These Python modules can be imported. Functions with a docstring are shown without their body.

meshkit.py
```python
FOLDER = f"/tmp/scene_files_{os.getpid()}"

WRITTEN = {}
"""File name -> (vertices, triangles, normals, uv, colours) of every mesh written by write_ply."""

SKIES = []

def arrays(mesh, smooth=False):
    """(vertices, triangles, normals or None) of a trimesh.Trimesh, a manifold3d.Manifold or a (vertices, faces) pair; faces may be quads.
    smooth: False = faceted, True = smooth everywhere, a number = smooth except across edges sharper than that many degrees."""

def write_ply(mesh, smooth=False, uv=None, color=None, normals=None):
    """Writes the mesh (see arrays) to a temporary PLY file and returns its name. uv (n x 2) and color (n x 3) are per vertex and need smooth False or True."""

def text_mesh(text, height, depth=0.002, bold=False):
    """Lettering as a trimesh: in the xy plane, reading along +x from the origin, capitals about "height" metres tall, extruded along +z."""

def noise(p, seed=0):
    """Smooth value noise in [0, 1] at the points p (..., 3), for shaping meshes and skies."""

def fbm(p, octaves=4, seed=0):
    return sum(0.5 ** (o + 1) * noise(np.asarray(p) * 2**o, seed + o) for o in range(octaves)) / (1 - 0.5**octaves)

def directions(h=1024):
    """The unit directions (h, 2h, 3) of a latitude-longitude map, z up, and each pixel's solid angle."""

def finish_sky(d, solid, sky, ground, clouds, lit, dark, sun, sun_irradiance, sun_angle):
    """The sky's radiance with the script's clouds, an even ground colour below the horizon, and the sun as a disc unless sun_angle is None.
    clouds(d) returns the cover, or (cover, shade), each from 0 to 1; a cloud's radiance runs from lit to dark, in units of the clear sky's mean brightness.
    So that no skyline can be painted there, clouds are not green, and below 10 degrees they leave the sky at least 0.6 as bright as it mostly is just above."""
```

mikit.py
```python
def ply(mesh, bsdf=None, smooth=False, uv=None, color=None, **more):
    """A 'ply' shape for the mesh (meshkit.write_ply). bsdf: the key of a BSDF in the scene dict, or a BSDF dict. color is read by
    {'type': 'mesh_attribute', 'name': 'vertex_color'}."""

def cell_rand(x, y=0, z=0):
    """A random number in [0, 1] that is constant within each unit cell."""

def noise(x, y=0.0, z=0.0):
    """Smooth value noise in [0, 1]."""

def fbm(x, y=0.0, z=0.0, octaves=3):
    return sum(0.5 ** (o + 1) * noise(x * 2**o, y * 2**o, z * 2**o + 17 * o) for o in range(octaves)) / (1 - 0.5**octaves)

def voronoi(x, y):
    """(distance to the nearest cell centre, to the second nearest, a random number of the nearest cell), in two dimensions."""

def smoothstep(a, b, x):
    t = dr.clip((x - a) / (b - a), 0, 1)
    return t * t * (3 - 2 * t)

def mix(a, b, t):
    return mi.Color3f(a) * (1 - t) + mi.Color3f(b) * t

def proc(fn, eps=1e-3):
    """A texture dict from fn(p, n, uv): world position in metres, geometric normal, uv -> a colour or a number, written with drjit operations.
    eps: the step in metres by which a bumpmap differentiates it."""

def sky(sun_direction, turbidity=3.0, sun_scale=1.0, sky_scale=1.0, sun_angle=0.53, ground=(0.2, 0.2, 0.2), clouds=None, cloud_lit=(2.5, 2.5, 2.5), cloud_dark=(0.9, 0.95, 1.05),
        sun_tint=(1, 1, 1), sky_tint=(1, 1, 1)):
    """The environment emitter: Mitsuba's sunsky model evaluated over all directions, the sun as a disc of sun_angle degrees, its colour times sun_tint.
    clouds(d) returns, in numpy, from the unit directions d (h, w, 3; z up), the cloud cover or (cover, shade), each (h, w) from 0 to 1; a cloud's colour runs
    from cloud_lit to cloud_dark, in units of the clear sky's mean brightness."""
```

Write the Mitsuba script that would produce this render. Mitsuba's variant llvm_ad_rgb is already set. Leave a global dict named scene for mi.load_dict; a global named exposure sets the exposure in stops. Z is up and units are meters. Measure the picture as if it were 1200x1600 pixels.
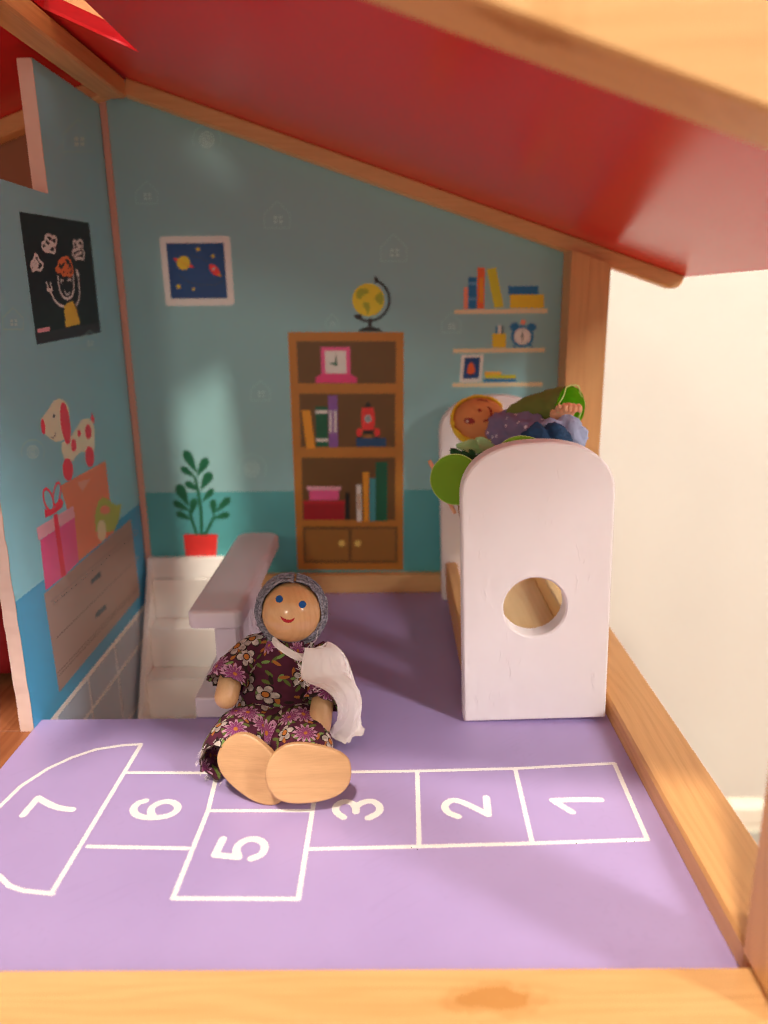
import math, json
import numpy as np, trimesh, drjit as dr, mitsuba as mi
import manifold3d as m3
from shapely.geometry import Polygon, LineString, Point
from shapely.ops import unary_union
import mikit, meshkit
from mikit import ply, proc, noise, fbm, cell_rand, smoothstep, mix

# Toy dollhouse room, in metres. x right, y into the room, z up; z = 0 is the attic floor of the house.
scene, labels = {}, {}
T = mi.ScalarTransform4f

# ------------------------------------------------------------------ camera, lamps, exposure
CAM = np.array([[0.99988, 0.0079, -0.01323], [-0.01067, -0.26476, -0.96426], [-0.01112, 0.96428, -0.26464]])  # right, down, forward
M = np.eye(4); M[:3, 0], M[:3, 1], M[:3, 2], M[:3, 3] = -CAM[0], -CAM[1], CAM[2], (0, 0, .2)
scene['camera'] = dict(type='thinlens', to_world=T(M), fov=53.664, fov_axis='x', aperture_radius=0.0021, focus_distance=0.335, near_clip=0.01, far_clip=50.0)
exposure = 0.0

def bulb(key, label, pos, r, E, col):
    """A round lamp bulb of radius r: E is the irradiance (over pi) it gives at the doll."""
    d2 = float(np.sum((np.array(pos) - [0, .3, .05])**2))
    scene[key] = dict(type='sphere', center=list(pos), radius=r, emitter=dict(type='area', radiance=dict(type='rgb', value=[E * d2 / r**2 * c for c in col])))
    labels[key] = dict(label=label, category='lamp')

WARM, COOL = (1.0, .89, .74), (1.0, .97, .95)
bulb('ceiling_bulb', 'round warm ceiling bulb high above the front of the house', (-.26, -.95, 2.60), .11, .92, WARM)
bulb('wall_lamp_bulb', 'large frosted bulb of a low lamp behind the camera', (-.46, -1.48, .80), .10, .10, WARM)
light_body = trimesh.creation.cylinder(radius=.10, height=.60, sections=48); light_body.apply_translation([1.15, -.62, .95])  # added glowing cylinder, stands in for an unseen window-like light at the right
scene['right_light'] = ply(light_body, smooth=40, emitter=dict(type='area', radiance=dict(type='rgb', value=[50 * v for v in COOL])))
labels['right_light'] = dict(label='tall glowing cylinder added for the unseen light off to the right of the camera', category='lamp')
scene['room_light'] = dict(type='constant', radiance=dict(type='rgb', value=[.55, .49, .415]))

# ------------------------------------------------------------------ colours and materials
def S(h):
    c = np.array([int(h[i:i + 2], 16) for i in (1, 3, 5)]) / 255.0
    return np.where(c < .04045, c / 12.92, ((c + .055) / 1.055)**2.4)
def rgb(c): return dict(type='rgb', value=[float(v) for v in (S(c) if isinstance(c, str) else c)])
def two(d): return dict(type='twosided', bsdf=d)
def mat(key, color, rough=.5, **kw):
    col = color if isinstance(color, dict) else rgb(color)
    scene[key] = two(dict(type='principled', base_color=col, roughness=rough, **kw))
def bumped(key, color, fn, height, eps, rough=.5, **kw):
    col = color if isinstance(color, dict) else rgb(color)
    scene[key] = two(dict(type='bumpmap', arbitrary=proc(fn, eps=eps), scale=height, bsdf=dict(type='principled', base_color=col, roughness=rough, **kw)))

def pine(axis, light, dark, knots=()):
    """Pine with its grain along an axis: stretched rings, fine fibres, a knot where one is seen."""
    lo, hi = [float(v) for v in S(light)], [float(v) for v in S(dark)]
    def f(p, n, uv):
        q = [p.x, p.y, p.z]
        a = q[axis]; b, c_ = [q[i] for i in range(3) if i != axis]
        warp = fbm(a * 9, b * 60, c_ * 60, octaves=3)
        r = (b * 1.0 + c_ * .8) * 170 + warp * 5.5
        band = dr.abs(r - dr.floor(r) - .5) * 2
        fib = noise(a * 60, b * 2600, c_ * 2600)
        blot = fbm(a * 14 + 5, b * 30, c_ * 30, octaves=2)
        t = smoothstep(.2, 1.0, band) * .16 + (fib - .5) * .24 + (blot - .38) * .75
        for (kx, ky, rx, ry) in knots:
            d = dr.sqrt(dr.square((p.x - kx) / rx) + dr.square((p.y - ky) / ry)) + (fbm(p.x * 160, p.y * 160) - .5) * .9
            t += smoothstep(1.25, .25, d) * 1.0 * (.55 + .45 * smoothstep(.15, .6, dr.abs(dr.sin(d * 4.2))))
        return mix(lo, hi, dr.clip(t, 0, 1))
    return proc(f)
mat('pine_x', pine(0, '#deae74', '#bd8448', knots=((.0272, .1728, .0170, .0048),)), .42, specular=.45)
mat('pine_y', pine(1, '#d29c62', '#a86c36'), .42, specular=.45)
mat('pine_z', pine(2, '#d6a268', '#b07440'), .42, specular=.45)
mat('birch', pine(1, '#ecca92', '#d6a766'), .45)
mat('maple', pine(0, '#d2a477', '#a9774a'), .38, specular=.5)
mat('head_wood', pine(2, '#dfae78', '#cb8f56'), .2, specular=.5, clearcoat=.8, clearcoat_gloss=.93)
mat('hand_wood', pine(2, '#d2a476', '#b98452'), .4)
mat('roof_red', '#d01c26', .23, specular=.46)
mat('roof_edge', '#d4141f', .4)
def paint_relief(p, n, uv): return fbm(p.x * 900, p.y * 400, p.z * 70, octaves=3)
bumped('bed_paint', '#ece3e1', paint_relief, 0.00045, .00025, .42, specular=.4)
bumped('rail_paint', '#d9cbd0', lambda p, n, uv: fbm(p.x * 500, p.y * 120, p.z * 300, octaves=2), .0002, .0003, .32, specular=.5)
mat('stair_white', '#f7f5ef', .4)
mat('raw_board', '#e4cdbd', .8)
bumped('fibre_edge', '#d6b8ac', lambda p, n, uv: fbm(p.x * 900, p.y * 900, p.z * 500, octaves=2), .0003, .0003, .85)
mat('wall_teal', '#98cacc', .55, specular=.3)
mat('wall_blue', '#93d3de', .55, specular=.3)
mat('brown_board', '#9b6b4c', .6)
mat('dark_gap', '#17110f', .9)
def purple(p, n, uv):
    sp = smoothstep(.74, .86, noise(p.x * 700, p.y * 700)) * smoothstep(.5, .7, noise(p.x * 50, p.y * 50))
    sp += smoothstep(.80, .88, noise(p.x * 60 + p.y * 40, p.y * 900 - p.x * 700)) * smoothstep(.6, .7, noise(p.x * 38 + 4, p.y * 38))
    return mix([float(v) for v in S('#af9bcb')], [float(v) for v in S('#a38fc0')], dr.clip(fbm(p.x * 25, p.y * 25) * .9 + sp * .16, 0, 1))
mat('floor_purple', proc(purple), .36, specular=.5)
scene['floor_purple']['bsdf']['roughness'] = proc(lambda p, n, uv: .30 + .16 * fbm(p.x * 40, p.y * 40, octaves=3) + .08 * noise(p.x * 900, p.y * 90))
def planks(p, n, uv):
    g = noise(p.x * 700, p.y * 18) * .6 + fbm(p.x * 90, p.y * 8, octaves=2) * .6
    return mix([float(v) for v in S('#a96b45')], [float(v) for v in S('#7d4527')], dr.clip(g, 0, 1))
mat('floor_brown', proc(planks), .5)
scene['print'] = two(dict(type='principled', base_color=dict(type='mesh_attribute', name='vertex_color'), roughness=.42, specular=.45))
def plaster(p, n, uv): return fbm(p.x * 160, p.y * 160, p.z * 160, octaves=3)
bumped('cream_plaster', '#dbd6cb', plaster, .0004, .001, .8)
mat('cream_plastic', '#ece6d2', .5)
mat('grey_plastic', '#b9b8ac', .6)
mat('tile_grey', '#b2c1cf', .35)
mat('grout', '#fdf8f0', .6)
mat('wool_grey', proc(lambda p, n, uv: mix([float(v) for v in S('#5f5d67')], [float(v) for v in S('#96939c')], smoothstep(.25, .75, noise(p.x * 1500, p.y * 1500, p.z * 1500)))), .95, sheen=.5)
mat('eye_blue', '#0c5c9c', .15, specular=.6)
mat('mouth_red', '#b5101a', .2)
def weave(p, n, uv): return .5 * noise(uv.x * 3600, uv.y * 500) + .5 * noise(uv.x * 500, uv.y * 3600 + 7) + noise(p.x * 420, p.y * 420, p.z * 420) * .7
bumped('white_cloth', '#e9dfd8', weave, .00034, .0002, .9, sheen=.3)
mat('thread_white', '#efe6e0', .9)
mat('green_felt', '#6f9a1c', .9, sheen=.5)
mat('green_bright', '#7fce18', .9)
mat('felt_edge', '#cfe38a', .9)
mat('green_dark', '#27542c', .9, sheen=.3)
mat('green_pale', '#a9c98a', .9, sheen=.3)
mat('sleeve_olive', '#76823a', .9, sheen=.3)
mat('denim_pale', '#9fabc9', .9, sheen=.3)
mat('denim_navy', '#1f4468', .9, sheen=.3)
mat('soft_skin', '#d58a50', .75)
mat('peach_skin', '#eeb086', .55)
mat('yellow_hair', '#e8c336', .9, sheen=.4)
mat('feature_red', '#8e1c10', .6)
mat('red_velvet', '#8c0f18', .85, sheen=.5)
def dots(p, n, uv):
    v = mikit.voronoi(uv.x * 150, uv.y * 150)
    return mix([float(x) for x in S('#86789a')], [float(x) for x in S('#eadfe6')], smoothstep(.17, .11, v[0]) * dr.select(v[2] > .4, .85, 0.0))
mat('dress_lilac', proc(dots), .9, sheen=.3)

def floral(p, n, uv):
    """Printed cotton: burgundy ground, white five-petal flowers with dark outlines, magenta daisies, small green and orange bits."""
    C = lambda h: mi.Color3f(*[float(x) for x in S(h)])
    u, v = mi.Float(uv.x), mi.Float(uv.y)
    col = mix(C('#46152a'), C('#571c35'), noise(u * 420, v * 420))
    # small bits
    s = 260.0
    ix, iy = dr.floor(u * s), dr.floor(v * s)
    for a in (-1, 0, 1):
        for b in (-1, 0, 1):
            cx, cy = ix + a, iy + b
            k = cell_rand(cx, cy, 11)
            dx, dy = u * s - cx - cell_rand(cx, cy, 12), v * s - cy - cell_rand(cx, cy, 13)
            th = cell_rand(cx, cy, 14) * 6.28
            ex, ey = dx * dr.cos(th) + dy * dr.sin(th), -dx * dr.sin(th) + dy * dr.cos(th)
            d = dr.sqrt(dr.square(ex / .52) + dr.square(ey / .2))
            c = dr.select(k < .35, C('#5d6a2e'), dr.select(k < .5, C('#76944e'), dr.select(k < .68, C('#a8662c'), C('#2a1712'))))
            col = dr.select((d < 1) & (k < .85), c, col)
    # flowers
    s = 100.0
    ix, iy = dr.floor(u * s), dr.floor(v * s)
    for a in (-1, 0, 1):
        for b in (-1, 0, 1):
            cx, cy = ix + a, iy + b
            k = cell_rand(cx, cy, 1)
            jx, jy = .5 + .5 * (cell_rand(cx, cy, 2) - .5), .5 + .5 * (cell_rand(cx, cy, 3) - .5)
            dx, dy = u * s - cx - jx, v * s - cy - jy
            r, th = dr.sqrt(dx * dx + dy * dy + 1e-9), dr.atan2(dy, dx) + 6.28 * cell_rand(cx, cy, 4)
            R = .44 + .17 * cell_rand(cx, cy, 5)
            pet5 = .28 + .72 * dr.power(dr.abs(dr.cos(th * 2.5)), .55)
            pet12 = .25 + .75 * dr.power(dr.abs(dr.cos(th * 6)), .8)
            white = k < .36
            edge = r / (R * dr.select(white, pet5, pet12))
            core = dr.select(white, mix(C('#cbbdb4'), C('#a0918b'), smoothstep(.1, .9, noise(dx * 9, dy * 9))), dr.select(k < .60, C('#86386a'), C('#5f2148')))
            line = dr.select(white, C('#241410'), C('#bd8da5'))
            c = dr.select(edge < dr.select(white, .86, .72), core, dr.select(k < .60, line, C('#3a1230')))
            c = dr.select((r < R * .34) & white, C('#2b1712'), c)
            c = dr.select(r < R * dr.select(white, .25, .16), C('#b87030'), c)
            col = dr.select((edge < 1) & (k < .82), c, col)
    return col
scene['floral'] = two(dict(type='bumpmap', arbitrary=proc(lambda p, n, uv: .5 + .25 * dr.sin(uv.x * 9000) + .25 * dr.sin(uv.y * 9000), eps=.0001), scale=.00008,
                           bsdf=dict(type='principled', base_color=proc(floral), roughness=.9, sheen=.2)))

PRINT = {k: S(v) for k, v in dict(cream='#efdcd0', navy='#123f78', redprint='#dc3430', yellow='#f0bc22', orange='#ec9420', slate='#33424e', caramel='#ad7226', umber='#64451a', brown='#946628',
    sand='#dcbc62', lemon='#e2cb2c', olive='#9aa828', black='#15120f', pink='#e0588c', rose='#d63c78', forest='#0d5a3c', purple='#80529a', navyblue='#1d4672', steel='#aab0b0', greyprint='#7f8c90',
    darkred='#9a161c', crimson='#b02028', rosepale='#eaa0ac', tealprint='#3f8f95', tan='#eccba2', salmon='#f0876a', bluebook='#1d6a9e', sky='#5f9cc0', orangered='#ee6230', lime='#c2c22c', ochre='#e0a83c',
    ghost='#aacfcb', ghostdim='#93c4c0', board='#121d20', ledge='#2a2c33', chalk='#ecdcd4', chalkorange='#e8743c', chalkyellow='#efbe3a', crimsonbright='#d8324c', doggy='#f2d9ba', coral='#ee7f5c',
    salmonpale='#f29a84', magenta='#dd5488', olivegreen='#a5b052', mocha='#9c8478', mochadark='#806c64', white='#f3ebe8', dado='#58b0b2', dadoblue='#4ea8cf').items()}

# ------------------------------------------------------------------ helpers
def fresh(key):
    k, i = key, 0
    while k in scene or any(q.startswith(k + '__') for q in scene):
        i += 1; k = f'{key}_{i:03d}'
    return k
def put(key, mesh, m, smooth=False, **kw):
    key = fresh(key); scene[key] = ply(mesh, m, smooth=smooth, **kw); return key
def tag(key, label, cat=None, group=None, kind=None):
    labels[key] = {k: v for k, v in dict(label=label, category=cat, group=group, kind=kind).items() if v}
def hull(pts): return m3.Manifold.hull_points(np.asarray(pts, float))
def box(x0, x1, y0, y1, z0, z1, ch=.0006):
    """A board with small chamfers along its edges."""
    P = []
    for x, sx in ((x0, 1), (x1, -1)):
        for y, sy in ((y0, 1), (y1, -1)):
            for z, sz in ((z0, 1), (z1, -1)):
                P += [(x, y + sy * ch, z + sz * ch), (x + sx * ch, y, z + sz * ch), (x + sx * ch, y + sy * ch, z)]
    return hull(P)
def rbox(x0, x1, y0, y1, z0, z1, r, n=3):
    s = trimesh.creation.icosphere(subdivisions=n, radius=r).vertices
    return hull(np.vstack([s + [x, y, z] for x in (x0 + r, x1 - r) for y in (y0 + r, y1 - r) for z in (z0 + r, z1 - r)]))
def tri(m): 
    if isinstance(m, trimesh.Trimesh): return m
    q = m.to_mesh(); return trimesh.Trimesh(q.vert_properties[:, :3], q.tri_verts, process=False)
def extrude(poly, depth): return trimesh.creation.extrude_polygon(poly, depth, engine='earcut')
def frame(o, x, y, z):
    A = np.eye(4); A[:3, 0], A[:3, 1], A[:3, 2], A[:3, 3] = x, y, z, o; return A
def nrm(v): v = np.asarray(v, float); return v / np.linalg.norm(v)
def spline(P, n):
    from scipy.interpolate import CubicSpline
    P = np.asarray(P, float); t = np.r_[0, np.cumsum(np.linalg.norm(np.diff(P, axis=0), axis=1))]
    return CubicSpline(t / t[-1], P)(np.linspace(0, 1, n))
def tube(P, r, seg=6, n=None):
    """A round thread through the points P."""
    P = spline(P, n) if n else np.asarray(P, float)
    r = np.full(len(P), r) if np.isscalar(r) else np.interp(np.linspace(0, 1, len(P)), np.linspace(0, 1, len(r)), r)
    t = np.gradient(P, axis=0); t /= np.linalg.norm(t, axis=1, keepdims=True) + 1e-12
    ref = np.array([.31, .52, .8]); V = []
    for p, d, q in zip(P, t, r):
        e = nrm(np.cross(d, ref)); f = np.cross(d, e)
        V += [p + q * (math.cos(a) * e + math.sin(a) * f) for a in np.arange(seg) * 2 * math.pi / seg]
    F = [(i * seg + j, i * seg + (j + 1) % seg, (i + 1) * seg + (j + 1) % seg, (i + 1) * seg + j) for i in range(len(P) - 1) for j in range(seg)]
    F = np.array(F); F = np.vstack([F[:, [0, 1, 2]], F[:, [0, 2, 3]]])
    caps = [(0, (j + 1) % seg, j) for j in range(1, seg - 1)] + [((len(P) - 1) * seg, (len(P) - 1) * seg + j, (len(P) - 1) * seg + j + 1) for j in range(1, seg - 1)]
    return trimesh.Trimesh(np.array(V), np.vstack([F, caps]), process=False)
def loft(C, R, ref=(1, 0, 0), seg=48, n=40, amp=0, freq=150, seed=0, cap0=True, cap1=False, inner=0.0, ragged=0, power=2.0, folds=0, uvscale=1.0):
    """Cloth or solid tube along the centres C with half widths R = [(along ref, across)]: closed ends, or an open hem with an inner face.
    Returns (mesh, uv); uv is in metres on the cloth."""
    C = spline(C, n) if len(C) > 2 else np.linspace(C[0], C[1], n)
    k = np.linspace(0, 1, len(R)); R = np.array(R, float)
    from scipy.interpolate import PchipInterpolator
    R = PchipInterpolator(k, R)(np.linspace(0, 1, n))
    t = np.gradient(C, axis=0); t /= np.linalg.norm(t, axis=1, keepdims=True)
    L = np.r_[0, np.cumsum(np.linalg.norm(np.diff(C, axis=0), axis=1))]
    per = 2 * math.pi * np.mean(np.sqrt((R**2).mean(1)))
    rows, uvs = [], []
    for i in range(n):
        e = np.array(ref, float); e = nrm(e - t[i] * (e @ t[i])); f = np.cross(t[i], e)
        a = np.arange(seg + 1) * 2 * math.pi / seg
        ca, sa = np.cos(a), np.sin(a)
        ca, sa = np.sign(ca) * abs(ca)**(2 / power), np.sign(sa) * abs(sa)**(2 / power)
        D = ca[:, None] * e * R[i, 0] + sa[:, None] * f * R[i, 1]
        if folds: D *= (1 + folds * (i / n) * np.sin(a * 7 + 2 * np.sin(a * 2)))[:, None]
        P = C[i] + D
        if amp:
            w = meshkit.fbm(P * freq, 3, seed) - .5
            w[-1] = w[0]
            P = P + nrm(D.mean(0) * 0 + 1) * 0 + D / (np.linalg.norm(D, axis=1, keepdims=True) + 1e-9) * (w * 2 * amp)[:, None]
        if ragged and i == n - 1:
            w = meshkit.noise(np.c_[a * 9, a * 0, a * 0 + seed], 5) - .5; w[-1] = w[0]
            P = P + t[i] * (w * 2 * ragged)[:, None]
        rows.append(P); uvs.append(np.c_[a / (2 * math.pi) * per, np.full(seg + 1, L[i])] * uvscale)
    if inner:
        for i in range(n - 1, max(-1, n - 14), -1):
            c = C[i]; P = rows[i]; D = P - c; l = np.linalg.norm(D, axis=1, keepdims=True)
            rows.append(c + D * np.maximum(.2, 1 - inner / l)); uvs.append(uvs[i] + [0.31, .17])
    m, w = len(rows), seg + 1
    V, UV = np.vstack(rows), np.vstack(uvs)
    F = np.array([(i * w + j, i * w + j + 1, (i + 1) * w + j + 1, (i + 1) * w + j) for i in range(m - 1) for j in range(seg)])
    F = np.vstack([F[:, [0, 1, 2]], F[:, [0, 2, 3]]])
    for on, i in ((cap0, 0), (cap1, n - 1)):
        if on and not (i and inner):
            V = np.vstack([V, rows[i].mean(0)]); UV = np.vstack([UV, uvs[i].mean(0)])
            F = np.vstack([F, [(i * w + j, i * w + j + 1, len(V) - 1)[::(-1 if i == 0 else 1)] for j in range(seg)]])
    return trimesh.Trimesh(V, F, process=False), UV
def putl(key, mu, m): return put(key, mu[0], m, smooth=True, uv=mu[1])
def ball(c, r, axes=None, sub=4):
    s = trimesh.creation.icosphere(subdivisions=sub); v = s.vertices * (np.ones(3) * r)
    if axes is not None: v = v @ np.array(axes)
    return trimesh.Trimesh(v + c, s.faces, process=False)
def chain(P, R, edge=.0012, it=8):
    """One smooth body through joints P with radii R."""
    s = trimesh.creation.icosphere(subdivisions=2).vertices
    out = None
    for a, b, ra, rb in zip(P[:-1], P[1:], R[:-1], R[1:]):
        h = hull(np.vstack([s * ra + a, s * rb + b])); out = h if out is None else out + h
    return out
def taubin(mani, edge, it=10):
    m = tri(mani.refine_to_length(edge)); m.merge_vertices()
    trimesh.smoothing.filter_taubin(m, iterations=it); return m

def motif_mesh(shapes, place, lift, gain=1.0):
    """Flat print: the coloured shapes (millimetres) cut so that the later ones lie in the earlier ones; one sheet, no overlaps."""
    polys = []
    for col, w, flat in shapes:
        P = np.array(flat, float).reshape(-1, 2)
        if w != 'p' and w > 2.5:  # painted numerals: round the strokes
            for _ in range(3): P = np.vstack([P[:1], np.stack([P[:-1] * .75 + P[1:] * .25, P[:-1] * .25 + P[1:] * .75], 1).reshape(-1, 2), P[-1:]])
        g = Polygon(P).buffer(0) if w == 'p' else LineString(P).buffer(w / 2, quad_segs=4)
        polys.append((col, g))
    V, F, C, over, at = [], [], [], None, 0
    for col, g in polys[::-1]:
        h = g if over is None else g.difference(over)
        over = g if over is None else over.union(g)
        for q in getattr(h, 'geoms', [h]):
            if q.geom_type != 'Polygon' or q.area < .02: continue
            v, f = trimesh.creation.triangulate_polygon(q, engine='earcut')
            V.append(np.array([place(a / 1e3, b / 1e3, lift) for a, b in v])); F.append(np.array(f) + at); at += len(v)
            C.append(np.tile(np.minimum(PRINT[col] * gain, .86), (len(v), 1)))
    return np.vstack(V), np.vstack(F), np.vstack(C)
def print_all(art, holder, place, gain=1.0):
    for name, layer, shapes in art:
        V, F, C = motif_mesh(shapes, place, layer * .00005, gain)
        put(f'{holder}__{name}', (V, F), 'print', color=C)

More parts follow.
